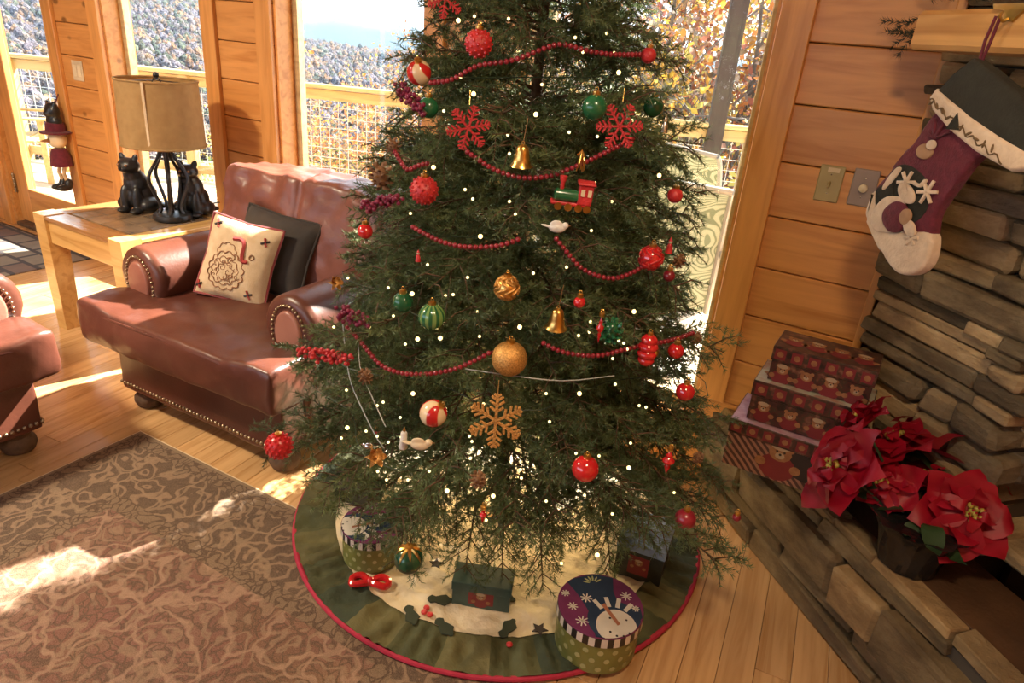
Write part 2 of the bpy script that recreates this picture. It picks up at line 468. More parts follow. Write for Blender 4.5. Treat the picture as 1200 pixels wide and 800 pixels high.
# trims: casing boards round each opening
tn = [0]
def trim(c, d, rot=None, mat='pine_trim'):
    tn[0] += 1
    dd = d; r = (0, 0, 0)
    if d[2] > d[0]:
        dd = (d[2], d[1], d[0]); r = (0, PI / 2, 0)
    return struct(MB().box((0, 0, 0), dd, .003).build('trim_%d' % tn[0], mat, smooth=0, loc=c, rot=r))
TW = .105
for (x0, x1), zb in [(w, WBOT) for w in WIN] + [(DOOR, 0)]:
    zt = WTOP if zb else 2.1
    hb = zt - (.376 if x1 == WIN[2][1] else zb)
    trim((x0 - TW / 2, WY - .012, (zb + zt) / 2), (TW, .024, zt - zb))
    trim((x1 + TW / 2, WY - .012, zt - hb / 2 + .0), (TW, .024, hb))
    trim(((x0 + x1) / 2, WY - .012, zt + TW / 2), (x1 - x0 + 2 * TW, .024, TW))
    if zb: trim(((x0 + x1) / 2, WY - .012, zb - TW / 2), (x1 - x0 + 2 * TW, .024, TW))
trim((-.035, WY - .004, (CEIL + .37) / 2), (.028, .03, CEIL - .37))

# glass
def glass_mat():
    m, nt, b = new_mat('window_glass'); nt.nodes.remove(b)
    t = node(nt, 'ShaderNodeBsdfTransparent', {'Color': (.97, .985, .98, 1)}); g = node(nt, 'ShaderNodeBsdfGlossy', {'Roughness': .02})
    mx = node(nt, 'ShaderNodeMixShader', {'Fac': .045, 1: t.outputs[0], 2: g.outputs[0]})
    nt.links.new(mx.outputs[0], nt.nodes['Material Output'].inputs['Surface']); return m
M['glass'] = glass_mat()
def window(n, x0, x1, zb, zt):
    """jamb liner, sash frame near the outer face, one pane"""
    w = struct(MB().box((x0 + .008, WY + .09, (zb + zt) / 2), (.016, .17, zt - zb)).box((x1 - .008, WY + .09, (zb + zt) / 2), (.016, .17, zt - zb))
               .box(((x0 + x1) / 2, WY + .09, zb + .008), (x1 - x0, .17, .016)).box(((x0 + x1) / 2, WY + .09, zt - .008), (x1 - x0, .17, .016)).build('window_%d' % n, 'pine_trim', smooth=0))
    fy = WY + .125; fw = .036
    for nm, c, d in (('sash_stile', (x0 + .016 + fw / 2, fy, (zb + zt) / 2), (fw, .045, zt - zb - .032)), ('sash_stile', (x1 - .016 - fw / 2, fy, (zb + zt) / 2), (fw, .045, zt - zb - .032)),
                     ('sash_rail', ((x0 + x1) / 2, fy, zb + .016 + fw / 2), (x1 - x0 - .032 - 2 * fw, .045, fw)), ('sash_rail', ((x0 + x1) / 2, fy, zt - .016 - fw / 2), (x1 - x0 - .032 - 2 * fw, .045, fw))):
        MB().box((0, 0, 0), d, .004).build(nm, 'frame_wood', w, smooth=0, loc=c)
    MB().box((0, 0, 0), (x1 - x0 - .1, .006, zt - zb - .1)).build('pane', 'glass', w, smooth=0, loc=((x0 + x1) / 2, fy, (zb + zt) / 2))
    return w
for i, (x0, x1) in enumerate(WIN): window(i + 1, x0, x1, WBOT, WTOP)

# glass door with wide pine stiles
dx0, dx1 = DOOR
door = struct(MB().box((dx0 + .02, WY + .09, 1.05), (.04, .17, 2.1)).box((dx1 - .02, WY + .09, 1.05), (.04, .17, 2.1)).box(((dx0 + dx1) / 2, WY + .09, 2.08), (dx1 - dx0, .17, .04)).build('door_1', 'pine_trim', smooth=0))
MB().box((0, 0, 0), (dx1 - dx0 - .08, .16, .03), .006).build('threshold', 'bark', door, smooth=0, loc=((dx0 + dx1) / 2, WY + .07, .016))
yd = WY + .06
for nm, c, d in (('stile', (dx0 + .13, yd, 1.05), (.17, .045, 2.02)), ('stile', (dx1 - .065, yd, 1.05), (.05, .045, 2.02)),
                 ('bottom_rail', ((dx0 + dx1) / 2 + .06, yd, .17), (dx1 - dx0 - .30, .045, .26)), ('top_rail', ((dx0 + dx1) / 2 + .06, yd, 1.98), (dx1 - dx0 - .30, .045, .16))):
    dd = d; r = (0, 0, 0)
    if d[2] > d[0]: dd = (d[2], d[1], d[0]); r = (0, PI / 2, 0)
    MB().box((0, 0, 0), dd, .005).build(nm, 'pine_trim', door, smooth=0, loc=c, rot=r)
MB().box((0, 0, 0), (dx1 - dx0 - .29, .008, 1.62)).build('pane', 'glass', door, smooth=0, loc=((dx0 + dx1) / 2 + .06, yd, 1.10))
hg = MB()
for k in range(4): hg.lathe([(.006, 0), (.008, .004), (.008, .03), (.006, .034)], 10, (0, 0, k * .036))
hg.box((.012, .004, .07), (.02, .003, .14)); hg.build('hinge', 'brass_nail', door, loc=(dx0 + .045, yd - .03, .25))

# other walls and ceiling
def plain_wall(nm, c, d): return struct(MB().box(c, d).build(nm, 'pine', smooth=0))
wl = plain_wall('wall_left', (-7.06, .0, CEIL / 2), (.12, 5.4, CEIL))
M['ceil'] = wood('ceiling_boards', (.62, .42, .22), (.48, .29, .13), rough=.5)
ceil = struct(MB().box((-2.8, -.1, CEIL + .04), (8.6, 5.5, .08)).build('ceiling', 'ceil', smooth=0))
for k in range(21):
    MB().box((0, 0, 0), (8.5, .25, .02), .006).build('ceiling_board', 'ceil', ceil, smooth=0, loc=(-2.8, -2.7 + k * .26, CEIL - .01))
wr = plain_wall('wall_right', (1.2, .0, CEIL / 2), (.12, 5.4, CEIL))
# the side behind the camera: solid below and above a long band of windows
wf = struct(MB().box((-2.93, -2.86, .45), (8.14, .12, .9)).box((-2.93, -2.86, 2.5), (8.14, .12, .5)).box((-6.5, -2.86, 1.6), (1.0, .12, 1.4)).box((.3, -2.86, 1.6), (1.7, .12, 1.4)).build('wall_front', 'pine', smooth=0))

# unseen fill lamps added to brighten the room (their light stays with them)
M['dome'] = None
def dome_mat():
    m, nt, b = new_mat('fill_dome'); b.inputs['Base Color'].default_value = (1, .9, .75, 1); b.inputs['Emission Color'].default_value = (1, .76, .48, 1); b.inputs['Emission Strength'].default_value = 4.0
    return m
M['dome'] = dome_mat()
def fill_lamp(label, x, y, watts, tone=(1, .74, .46)):
    t = thing('fill_lamp', label, 'lamp', (x, y, CEIL - .02))
    MB().lathe([(0, -.05), (.15, -.05), (.17, -.03), (.17, 0), (0, 0)], 28).build('canopy', 'brass_nail', t)
    MB().lathe([(0, -.13), (.08, -.12), (.13, -.09), (.15, -.05)], 28).build('glass_dome', 'dome', t)
    ld = bpy.data.lights.new('fill_light', 'AREA'); ld.shape = 'DISK'; ld.size = .3; ld.energy = watts; ld.color = tone
    lo = bpy.data.objects.new('fill_light', ld); COL.objects.link(lo); lo.parent = t; lo.location = (0, 0, -.14)
fill_lamp('unseen fill lamp added over the hearth side of the room', .1, .5, 15)
fill_lamp('unseen fill lamp added over the carpet side of the room', -3.2, .1, 56, (1, .84, .60))
# ------------------------------------------------------------------ outdoors
M['deck_wood'] = wood('weathered_deck', (.62, .50, .36), (.46, .35, .24), rough=.75, rnd_v=.12)
M['rail_wood'] = wood('rail_wood', (.50, .36, .14), (.36, .24, .09), rough=.6, rnd_v=.06)
M['post_wood'] = wood('grey_post_wood', (.06, .038, .026), (.035, .022, .015), rough=.85, rnd_v=.08)
M['mesh_wire'] = pm('rail_wire', (.62, .62, .58), rough=.4, metal=.6)
M['sling'] = None
DZ = -.06
A = Vector((-9.6, 3.57, 0)); B = Vector((1.6, 7.98, 0))
rd = (B - A).normalized(); ra = math.atan2(rd.y, rd.x)
deck = struct(MB().box((0, 0, 0), (12.2, .10, .2)).build('deck', 'post_wood', smooth=0, loc=(A + B) / 2 + Vector((0, .12, DZ - .16)), rot=(0, 0, ra)))
nb = Vector((-rd.y, rd.x, 0))
deck_inv = deck.matrix_basis.inverted()
for k in range(34):
    off = -.07 - k * .145
    # board line: A + rd*t + nb*off ; keep only the part outside the house
    t0, t1 = 0.0, (B - A).length
    p0, p1 = A + rd * t0 + nb * off, A + rd * t1 + nb * off
    ylim = WY + .22
    if p1.y < ylim: continue
    if p0.y < ylim: t0 = t0 + (ylim - p0.y) / rd.y
    L = t1 - t0
    c = A + rd * (t0 + L / 2) + nb * off + Vector((0, 0, DZ - .015))
    MB().box((0, 0, 0), (L, .138, .03), .003).build('deck_board', 'deck_wood', deck, smooth=0, loc=deck_inv @ c)
rail = thing('deck_railing', 'wooden deck railing with wire mesh between posts outside the windows', 'railing', (A.x, A.y, DZ), (0, 0, ra))
LR = (B - A).length
MB().box((0, 0, 0), (LR, .14, .04), .006).build('top_rail', 'rail_wood', rail, smooth=0, loc=(LR / 2, 0, 1.10))
MB().box((0, 0, 0), (LR, .04, .10), .004).build('upper_board', 'rail_wood', rail, smooth=0, loc=(LR / 2, .02, 1.02))
MB().box((0, 0, 0), (LR, .04, .09), .004).build('lower_board', 'rail_wood', rail, smooth=0, loc=(LR / 2, .02, .12))
post_t = [1.0, 3.05, 6.55, 8.42, 10.9]
for t in post_t:
    tall = t in (8.42,)
    MB().box((0, 0, 0), (3.1 if tall else 1.08, .15 if tall else .10, .15 if tall else .10), .006).build('post', 'post_wood' if tall else 'rail_wood', rail, smooth=0, loc=(t, .0, 1.55 if tall else .54), rot=(0, -PI / 2, 0))
for t in (8.75, 7.95): MB().box((0, 0, 0), (1.0, .09, .09), .004).build('baluster', 'rail_wood', rail, smooth=0, loc=(t, .02, .54), rot=(0, -PI / 2, 0))
wm = MB()
for k in range(int(LR / .10)): wm.box((k * .10, .03, .57), (.005, .005, .82))
for k in range(8): wm.box((LR / 2, .03, .2 + k * .10), (LR, .005, .005))
wm.build('wire_mesh', 'mesh_wire', rail, smooth=0, kind='stuff')

# terrain
def terr(r, ph):
    """height at distance r (m), ph degrees to the left of the wall's normal"""
    if r < 200: h = -3.2 - (r - 8) * .30 * (1 if r < 60 else 1) if r < 60 else -18.8 - (r - 60) * .09
    else:
        top = -17 + 30 * max(0, min(1, (ph - 47) / 8)) - 6 * max(0, min(1, (ph - 60) / 8)) + 10 * max(0, (35 - ph) / 20)
        h = -31.4 + (r - 200) / 450 * (top + 31.4)
        if r > 650: h = top - (r - 650) * .05
    return h + fbm((r * math.cos(math.radians(ph)) * .01, r * math.sin(math.radians(ph)) * .01, 3), 1.0) * min(6, r * .012)
phs = np.linspace(-30, 105, 46); rs = [9, 14, 20, 30, 45, 65, 100, 150, 200, 260, 330, 400, 470, 540, 600, 650, 720, 820]
tv = []; tf = []
for r in rs:
    for p in phs: tv.append((-r * math.sin(math.radians(p)), r * math.cos(math.radians(p)), terr(r, p)))
n = len(phs)
for i in range(len(rs) - 1):
    for k in range(n - 1): tf.append((i * n + k, (i + 1) * n + k, (i + 1) * n + k + 1, i * n + k + 1)[::-1])
M['ground'] = pm('leaf_litter', (.20, .16, .09), (.10, .10, .05), rough=.9, scale=.05, detail=8)
struct(MB().add(tv, tf).build('valley_ground', 'ground', smooth=180))
# far ridge: blue of the haze put into its base colour
M['far_ridge'] = pm('haze_blue_forest', (.010, .034, .055), (.007, .025, .042), rough=1, scale=.004, detail=8)
rv = []; rf = []
for i, p in enumerate(np.linspace(-30, 105, 120)):
    top = 11 + 4 * fbm((p * .2, 1.3, 0), 1.0) + 14 * math.exp(-((p - 44.4) / 1.3) ** 2) + 7 * math.exp(-((p - 39.5) / 1.5) ** 2)
    for r, h in ((950, -70), (1080, top * .3 - 6), (1230, top * .57), (1450, -60)):
        rv.append((-r * math.sin(math.radians(p)), r * math.cos(math.radians(p)), h))
for i in range(119):
    for k in range(3): rf.append((i * 4 + k, i * 4 + k + 1, (i + 1) * 4 + k + 1, (i + 1) * 4 + k))
o = MB().add(rv, rf).build('mountain_ridge', 'far_ridge', smooth=180); tag(o, 'long blue mountain ridge on the horizon beyond the forested valley', 'mountain')
# colour attribute helper
def attr_mat(name, rough=.8, trans=0.):
    m, nt, b = new_mat(name)
    a = node(nt, 'ShaderNodeAttribute'); a.attribute_name = 'tint'
    nt.links.new(a.outputs['Color'], b.inputs['Base Color']); b.inputs['Roughness'].default_value = rough; b.inputs['Specular IOR Level'].default_value = .2
    if trans:
        tr = node(nt, 'ShaderNodeBsdfTranslucent', {'Color': a.outputs['Color']})
        mx = node(nt, 'ShaderNodeMixShader', {'Fac': trans, 1: b.outputs[0], 2: tr.outputs[0]})
        nt.links.new(mx.outputs[0], nt.nodes['Material Output'].inputs['Surface'])
    return m
def np_mesh(name, V, F, cols=None):
    """V (n,3), F (m,k) arrays, cols per face (m,3)"""
    me = bpy.data.meshes.new(name); m, k = F.shape
    me.vertices.add(len(V)); me.vertices.foreach_set('co', V.astype(np.float32).ravel())
    me.loops.add(m * k); me.loops.foreach_set('vertex_index', F.astype(np.int32).ravel())
    me.polygons.add(m); me.polygons.foreach_set('loop_start', np.arange(m, dtype=np.int32) * k)
    me.update(calc_edges=True)
    if cols is not None:
        a = me.attributes.new('tint', 'FLOAT_COLOR', 'FACE')
        a.data.foreach_set('color', np.c_[cols, np.ones(m)].astype(np.float32).ravel())
    return me
M['forest'] = attr_mat('forest_canopy', .9)
nt_ = M['forest'].node_tree; tc_ = node(nt_, 'ShaderNodeTexCoord'); nz_ = node(nt_, 'ShaderNodeTexNoise', {'Vector': tc_.outputs['Object'], 'Scale': 1.1, 'Detail': 5}); bs_ = nt_.nodes['Principled BSDF']
at_ = [n for n in nt_.nodes if n.bl_idname == 'ShaderNodeAttribute'][0]
nt_.links.new(mixc(nt_, 1.0, at_.outputs['Color'], ramp(nt_, nz_.outputs['Fac'], [(.38, (.25, .25, .28)), (.62, (1.2, 1.15, 1.1))]), 'MULTIPLY'), bs_.inputs['Base Color']); add_bump(nt_, bs_, nz_.outputs['Fac'], 1.0, 1.5)  # noise paints leaf shade and lit clumps into the canopy colour
bm = bmesh.new(); bmesh.ops.create_icosphere(bm, subdivisions=1, radius=1)
iv = np.array([v.co for v in bm.verts]); itf = np.array([[v.index for v in f.verts] for f in bm.faces]); bm.free()
pal = np.array([(.10, .085, .075), (.12, .075, .05), (.15, .08, .04), (.055, .07, .045), (.04, .055, .04), (.16, .10, .05), (.12, .105, .115), (.085, .078, .10), (.07, .07, .095), (.10, .085, .105)])  # bluish greys put some of the haze cast into the crowns
VV = []; FF = []; CC = []; base = 0
for k in range(30000):
    r = math.sqrt(rng.uniform(180 ** 2, 700 ** 2)); p = rng.uniform(36, 70)
    h = terr(r, p); s = rng.uniform(1.1, 2.4)
    sc = np.array([s, s, s * rng.uniform(1.0, 1.7)])
    jit = 1 + rng.uniform(-.4, .4, (len(iv), 1))
    VV.append(iv * jit * sc + np.array([-r * math.sin(math.radians(p)), r * math.cos(math.radians(p)), h + sc[2] * .7])); FF.append(itf + base); base += len(iv)
    c = pal[rng.integers(len(pal))] * rng.uniform(.75, 1.3); CC.append(np.tile(c, (len(itf), 1)))
me = np_mesh('forest_canopy', np.vstack(VV), np.vstack(FF), np.vstack(CC))
o = finish(me, 'hillside_forest', 'forest', smooth=180, kind='stuff'); tag(o, 'autumn forest covering the far side of the valley', 'forest')

# near autumn trees
M['leaves'] = attr_mat('autumn_leaves', .7, .35)
M['grey_bark'] = pm('grey_bark', (.20, .17, .145), (.12, .10, .085), rough=.9, scale=4)
def autumn_tree_meshes(H, spread, palette, nleaf, seed, leaf=.07):
    rr = np.random.default_rng(seed); wood_mb = MB(); tips = []
    def limb(p, d, L, r, lev):
        pts = [p]; q = Vector(p); dd = Vector(d)
        for k in range(5):
            dd = (dd + Vector(rr.normal(0, .13, 3)) + Vector((0, 0, .05))).normalized(); q = q + dd * L / 5; pts.append(q.copy())
            if lev > 0 and k >= 1:
                for _ in range(2 if lev < 3 else 3):
                    nd = (dd * .6 + Vector(rr.normal(0, .75, 3))).normalized(); limb(q.copy(), nd, L * rr.uniform(.38, .6), r * (1 - k / 7) * .5, lev - 1)
            if lev <= 1: tips.append(q.copy())
        wood_mb.tube(pts, [r * (1 - .75 * i / 5) for i in range(6)], 5 if lev > 1 else 3, cap=False)
    limb(Vector((0, 0, 0)), Vector((0, 0, 1)), H * .8, H * .016, 3)
    T = np.array([t for t in tips]); idx = rr.integers(len(T), size=nleaf)
    P = T[idx] + rr.normal(0, .22 * spread, (nleaf, 3))
    a = rr.normal(size=(nleaf, 3)); a /= np.linalg.norm(a, axis=1)[:, None]; b = np.cross(a, rr.normal(size=(nleaf, 3))); b /= np.linalg.norm(b, axis=1)[:, None]
    sz = leaf * rr.uniform(.6, 1.3, (nleaf, 1))
    V = np.stack([P - a * sz, P + b * sz * .6, P + a * sz, P - b * sz * .6], 1).reshape(-1, 3)
    F = np.arange(nleaf * 4).reshape(-1, 4)
    clus = np.array(palette)[rr.integers(len(palette), size=len(T))][idx] * rr.uniform(.7, 1.3, (nleaf, 1))
    lm = np_mesh('leaves', V, F, clus); lm.materials.append(M['leaves'])
    wm_ = bpy.data.meshes.new('trunk'); wm_.from_pydata(wood_mb.v, [], wood_mb.f); wm_.materials.append(M['grey_bark'])
    wm_.polygons.foreach_set('use_smooth', [True] * len(wm_.polygons))
    return wm_, lm
OR = [(.55, .22, .07), (.62, .33, .08), (.45, .16, .07), (.34, .24, .15)]
YL = [(.62, .42, .07), (.66, .36, .07), (.48, .40, .10), (.36, .30, .16)]
RS = [(.40, .14, .09), (.34, .19, .14), (.48, .22, .10), (.30, .23, .19)]
GN = [(.20, .26, .07), (.30, .32, .08), (.42, .36, .10), (.14, .19, .06)]
tv_ = {'orange': autumn_tree_meshes(9, 1.0, OR, 7000, 1), 'golden': autumn_tree_meshes(9, 1.0, YL, 7000, 2), 'rusty': autumn_tree_meshes(9, 1.1, RS, 6000, 3), 'green': autumn_tree_meshes(8, 1.1, GN, 7000, 4)}
def ground_z(x, y): return terr(math.hypot(x, y), math.degrees(math.atan2(-x, y)))
spots = [(-2.6, 11.2, 'golden', 1.0), (-1.2, 12.0, 'rusty', 1.0), (-3.6, 13.0, 'orange', 1.05), (-.2, 13.5, 'orange', 1.0), (-4.8, 12.0, 'rusty', .8), (-2.0, 15.5, 'rusty', 1.2), (-4.4, 17.0, 'golden', 1.2), (-.9, 17.5, 'golden', 1.3), (-6.0, 15.5, 'orange', .9),
         (-9.0, 10.5, 'orange', .54), (-10.4, 9.6, 'green', .50), (-11.6, 10.8, 'golden', .52), (-8.0, 12.6, 'green', .56), (-12.6, 8.6, 'green', .40), (-13.6, 7.4, 'green', .40), (-15.5, 7.6, 'rusty', .44), (-14.2, 6.0, 'green', .36), (-10.2, 12.4, 'orange', .58), (-13.0, 11.6, 'orange', .5), (-7.4, 10.4, 'orange', .54)]
words = {'orange': 'autumn tree with thick orange leaves', 'golden': 'autumn tree with golden yellow leaves', 'rusty': 'half bare tree with rusty leaves', 'green': 'still green tree with yellowing leaves'}
for i, (x, y, kd, s) in enumerate(spots):
    lab = 'tall ' + words[kd] + ' beyond the deck behind the patio chairs' if i < 9 else 'small ' + words[kd] + ' growing below the deck railing'
    t = thing('autumn_tree', lab, 'tree', (x, y, ground_z(x, y) - .1), (0, 0, i * 1.7), 'autumn trees beyond the deck railing')
    t.scale = (s, s, s)
    link('trunk', tv_[kd][0], t); link('foliage', tv_[kd][1], t, kind='stuff')

# patio chairs
def sling_mat():
    m, nt, b = new_mat('scroll_fabric')
    v = obj_coords(nt, (1, 1, 1), False)
    nz = node(nt, 'ShaderNodeTexNoise', {'Vector': v, 'Scale': 6.0, 'Detail': 0})
    vm = node(nt, 'ShaderNodeVectorMath', {0: v, 1: nz.outputs['Color']}, operation='ADD')
    wv = node(nt, 'ShaderNodeTexWave', {'Vector': vm.outputs[0], 'Scale': 4.2, 'Distortion': 5.0, 'Detail': 0.0}, wave_type='RINGS')
    col = ramp(nt, wv.outputs['Fac'], [(.0, (.20, .22, .14)), (.22, (.20, .22, .14)), (.30, (.40, .40, .28)), (1, (.43, .43, .31))])
    nt.links.new(col, b.inputs['Base Color']); b.inputs['Roughness'].default_value = .8
    tr = node(nt, 'ShaderNodeBsdfTranslucent', {'Color': col}); mx = node(nt, 'ShaderNodeMixShader', {'Fac': .3, 1: b.outputs[0], 2: tr.outputs[0]})
    nt.links.new(mx.outputs[0], nt.nodes['Material Output'].inputs['Surface'])
    return m
M['sling'] = sling_mat()
M['chair_metal'] = pm('bronze_metal', (.30, .27, .22), rough=.4, metal=.5)
def patio_chair(label, loc, rz):
    """swivel sling chair: curved back, seat, arms, pedestal. local -y is its front"""
    t = thing('patio_chair', label, 'chair', loc, (0, 0, rz), 'sling chairs on the deck')
    def sheet(path, w):
        mb = MB(); k = len(path); vs = []; nw = 8
        for (y, z) in path:
            for i in range(nw + 1):
                u = i / nw * 2 - 1; vs.append((u * w / 2, y - .03 * (1 - u * u) * -1, z))
        fs = [(a * (nw + 1) + i, a * (nw + 1) + i + 1, (a + 1) * (nw + 1) + i + 1, (a + 1) * (nw + 1) + i) for a in range(k - 1) for i in range(nw)]
        n = len(vs); vs2 = [(x, y + .006, z - .004) for x, y, z in vs]
        mb.add(vs, fs); mb.add(vs2, [f[::-1] for f in fs])
        return mb
    back = spline([(.20, .42), (.27, .62), (.32, .85), (.38, 1.04), (.43, 1.10)], 5)
    seat = spline([(-.28, .42), (-.20, .44), (0, .41), (.20, .42)], 5)
    sheet(back, .54).build('back_sling', 'sling', t, smooth=60); sheet(seat, .54).build('seat_sling', 'sling', t, smooth=60)
    for s in (-1, 1):
        MB().tube([(s * .285, y, z) for y, z in seat + back[1:]], .016, 8).build('side_rail', 'chair_metal', t)
        MB().tube(spline([(s * .30, .33, .78), (s * .33, .15, .66), (s * .33, -.18, .64), (s * .32, -.26, .58), (s * .30, -.24, .43)], 5), .018, 8).build('arm', 'chair_metal', t)
    MB().tube([(-.285, .43, 1.10), (0, .45, 1.115), (.285, .43, 1.10)], .016, 8).build('top_bar', 'chair_metal', t)
    MB().lathe([(.26, 0), (.27, .02), (.25, .035), (.05, .06), (.035, .1), (.035, .36), (.08, .385), (.08, .40)], 20).build('pedestal', 'chair_metal', t)
    return t
patio_chair('patterned green sling chair outside the window next to the fireplace, closer to the glass', (-1.12, 3.62, DZ), math.radians(195))
patio_chair('patterned green sling chair standing beyond another one, by the deck railing post', (-1.30, 4.95, DZ), math.radians(165))
# slatted wooden chair and bench outside the door
def slat_chair(label, loc, rz):
    t = thing('slatted_chair', label, 'chair', loc, (0, 0, rz))
    for k in range(7): MB().box((0, 0, 0), (.95, .075, .018), .004).build('back_slat', 'post_wood', t, smooth=0, loc=(-.27 + k * .09, .30, .72), rot=(0, -PI / 2 + 0, 0))
    for z in (.42, 1.05): MB().box((0, 0, 0), (.62, .03, .06), .004).build('back_rail', 'rail_wood', t, smooth=0, loc=(0, .325, z))
    for k in range(5): MB().box((0, 0, 0), (.6, .09, .018), .004).build('seat_slat', 'rail_wood', t, smooth=0, loc=(0, -.20 + k * .11, .40))
    for s in (-1, 1):
        MB().box((0, 0, 0), (.09, .62, .02), .004).build('arm', 'rail_wood', t, smooth=0, loc=(s * .35, .02, .62))
        for y in (-.22, .28): MB().box((0, 0, 0), (.05, .05, .62), .004).build('leg', 'rail_wood', t, smooth=0, loc=(s * .33, y, .31))
    return t
slat_chair('grey slatted wooden chair on the deck seen through the glass door', (-7.75, 3.55, DZ), math.radians(140))

# valley haze
hv = bpy.data.materials.new('valley_haze'); hv.use_nodes = True; hn = hv.node_tree; hn.nodes.clear()
ho = hn.nodes.new('ShaderNodeOutputMaterial'); hs_ = node(hn, 'ShaderNodeVolumeScatter', {'Color': (.50, .72, 1, 1), 'Density': .00016, 'Anisotropy': .0}); hn.links.new(hs_.outputs[0], ho.inputs['Volume'])
M['haze'] = hv
hb = []
for r in (60, 1600):
    for p in np.linspace(-25, 100, 26):
        for h in (-120, 110): hb.append((-r * math.sin(math.radians(p)), r * math.cos(math.radians(p)), h))
hf = []
for k in range(25):
    a, b = k * 2, k * 2 + 2; c, d = a + 52, b + 52
    hf += [(a, b, b + 1, a + 1), (c, c + 1, d + 1, d), (a + 1, b + 1, d + 1, c + 1), (a, c, d, b)]
hf += [(0, 1, 53, 52), (50, 102, 103, 51)]
o = MB().add(hb, hf).build('valley_haze', 'haze', smooth=0, kind='stuff')
bm = bmesh.new(); bm.from_mesh(o.data); bmesh.ops.recalc_face_normals(bm, faces=bm.faces); bm.to_mesh(o.data); bm.free()
tag(o, 'pale blue haze lying over the forested valley', 'haze')
# ------------------------------------------------------------------ corner fireplace (face at 45 degrees)
FP0 = Vector((-.02, WY, 0)); fd = Vector((1, -1, 0)).normalized(); fn = Vector((-1, -1, 0)).normalized()   # along the face, out of the face
FA = math.atan2(fd.y, fd.x)
HZ = .345
def stone_mat(name, c1, c2, c3):
    m, nt, b = new_mat(name)
    v = obj_coords(nt, (1, 1, 2.2))
    n1 = node(nt, 'ShaderNodeTexNoise', {'Vector': v, 'Scale': 7.0, 'Detail': 8, 'Roughness': .65})
    col = ramp(nt, n1.outputs['Fac'], [(.30, c2), (.5, c1), (.70, c3)])
    oi = node(nt, 'ShaderNodeObjectInfo')
    hs = node(nt, 'ShaderNodeHueSaturation', {'Color': col, 'Value': math_n(nt, 'ADD', math_n(nt, 'MULTIPLY', oi.outputs['Random'], .7), .62)})
    nt.links.new(hs.outputs[0], b.inputs['Base Color']); b.inputs['Roughness'].default_value = .82
    n2 = node(nt, 'ShaderNodeTexNoise', {'Vector': v, 'Scale': 26.0, 'Detail': 8, 'Roughness': .7})
    add_bump(nt, b, n2.outputs['Fac'], .8, .02)
    return m
M['stone_tan'] = stone_mat('tan_ledge_stone', (.36, .25, .125), (.20, .13, .065), (.52, .385, .215))
M['stone_grey'] = stone_mat('grey_ledge_stone', (.145, .108, .068), (.07, .05, .032), (.24, .185, .12))
M['hearth_a'] = stone_mat('brown_hearth_stone', (.125, .085, .040), (.06, .04, .018), (.20, .145, .075))
M['hearth_b'] = stone_mat('tan_hearth_stone', (.25, .16, .07), (.15, .09, .038), (.36, .25, .125))
M['stone_olive'] = stone_mat('olive_ledge_stone', (.155, .112, .058), (.08, .055, .027), (.26, .20, .115))
M['mortar'] = pm('dark_mortar', (.055, .042, .03), rough=.95)
M['hearth_top'] = pm('dark_hearth_slab', (.085, .042, .02), (.05, .025, .013), rough=.45, scale=6, bump=.2)
M['firebox'] = pm('firebox_black', (.012, .011, .010), rough=.9)
def fpos(s, d, z): return FP0 + fd * s + fn * d + Vector((0, 0, z))
fire = struct(thing('wall_fireplace', 'stacked ledge stone corner fireplace', 'fireplace', FP0, (0, 0, FA)))
del fire['category']; del fire['label']
# local frame: x along the face to the right, -y out of the face, z up
MB().box((.27, .20, CEIL / 2), (.62, .34, CEIL)).box((1.1, .20, (CEIL + 1.25) / 2), (1.05, .34, CEIL - 1.25)).box((1.1, .6, .8), (1.4, .02, 1.6)).box((.6, .45, .8), (.02, .5, 1.6)).box((1.1, .36, HZ + .02), (1.0, .5, .04)).build('core', 'mortar', fire, smooth=0)
random.seed(11)
def stone(L, h, dep, c, mat, parent, rot=(0, 0, 0), jit=None, bv=1.0):
    """one roughly dressed ledge stone: chamfered block with an uneven front"""
    j = min(L, h, dep) * .10 if jit is None else jit
    return MB().box((0, 0, 0), (L, dep, h), min(h, dep) * random.uniform(.12, .24) * bv, jit=j).build('stone', mat, parent, smooth=0, loc=c, rot=rot)
z = HZ
while z < 2.3:
    h = random.choice((.035, .045, .055, .065, .085))
    s = random.uniform(-.01, .035)
    end = .60 + random.uniform(-.03, .03)
    while s < end - .02:
        L = min(random.choice((.12, .2, .3, .38, .46)), end - s)
        if end - s - L < .07: L = end - s
        pr = random.uniform(.0, .045)
        mt = random.choice(('stone_tan', 'stone_tan', 'stone_grey', 'stone_olive', 'stone_tan', 'stone_olive'))
        stone(L - .006, h - .005, .12, (s + L / 2, .03 - pr, z + h / 2), mt, fire, rot=(random.uniform(-.05, .05), random.uniform(-.012, .012), random.uniform(-.02, .02)))
        s += L
    # return of the jamb towards the firebox
    stone(.10, h - .005, .26, (end - .04, .16, z + h / 2), random.choice(('stone_tan', 'stone_grey')), fire)
    z += h
z = 1.27
while z < 2.2:
    h = .09; s = .62
    while s < 1.45:
        L = random.uniform(.2, .4); stone(L - .006, h - .005, .12, (s + L / 2, .02, z + h / 2), random.choice(('stone_tan', 'stone_grey', 'stone_olive')), fire); s += L
    z += h
# firebox floor stones just inside the opening
for s, m_ in ((.66, 'stone_tan'), (.84, 'stone_grey'), (1.02, 'stone_tan')): stone(.17, .05, .13, (s, .12, HZ + .045), m_, fire)

# raised hearth: front edge parallel to the face
hearth = struct(thing('hearth', 'raised stone hearth', 'hearth', FP0, (0, 0, FA)))
del hearth['category']; del hearth['label']
HD = .285                      # depth of the hearth in front of the face
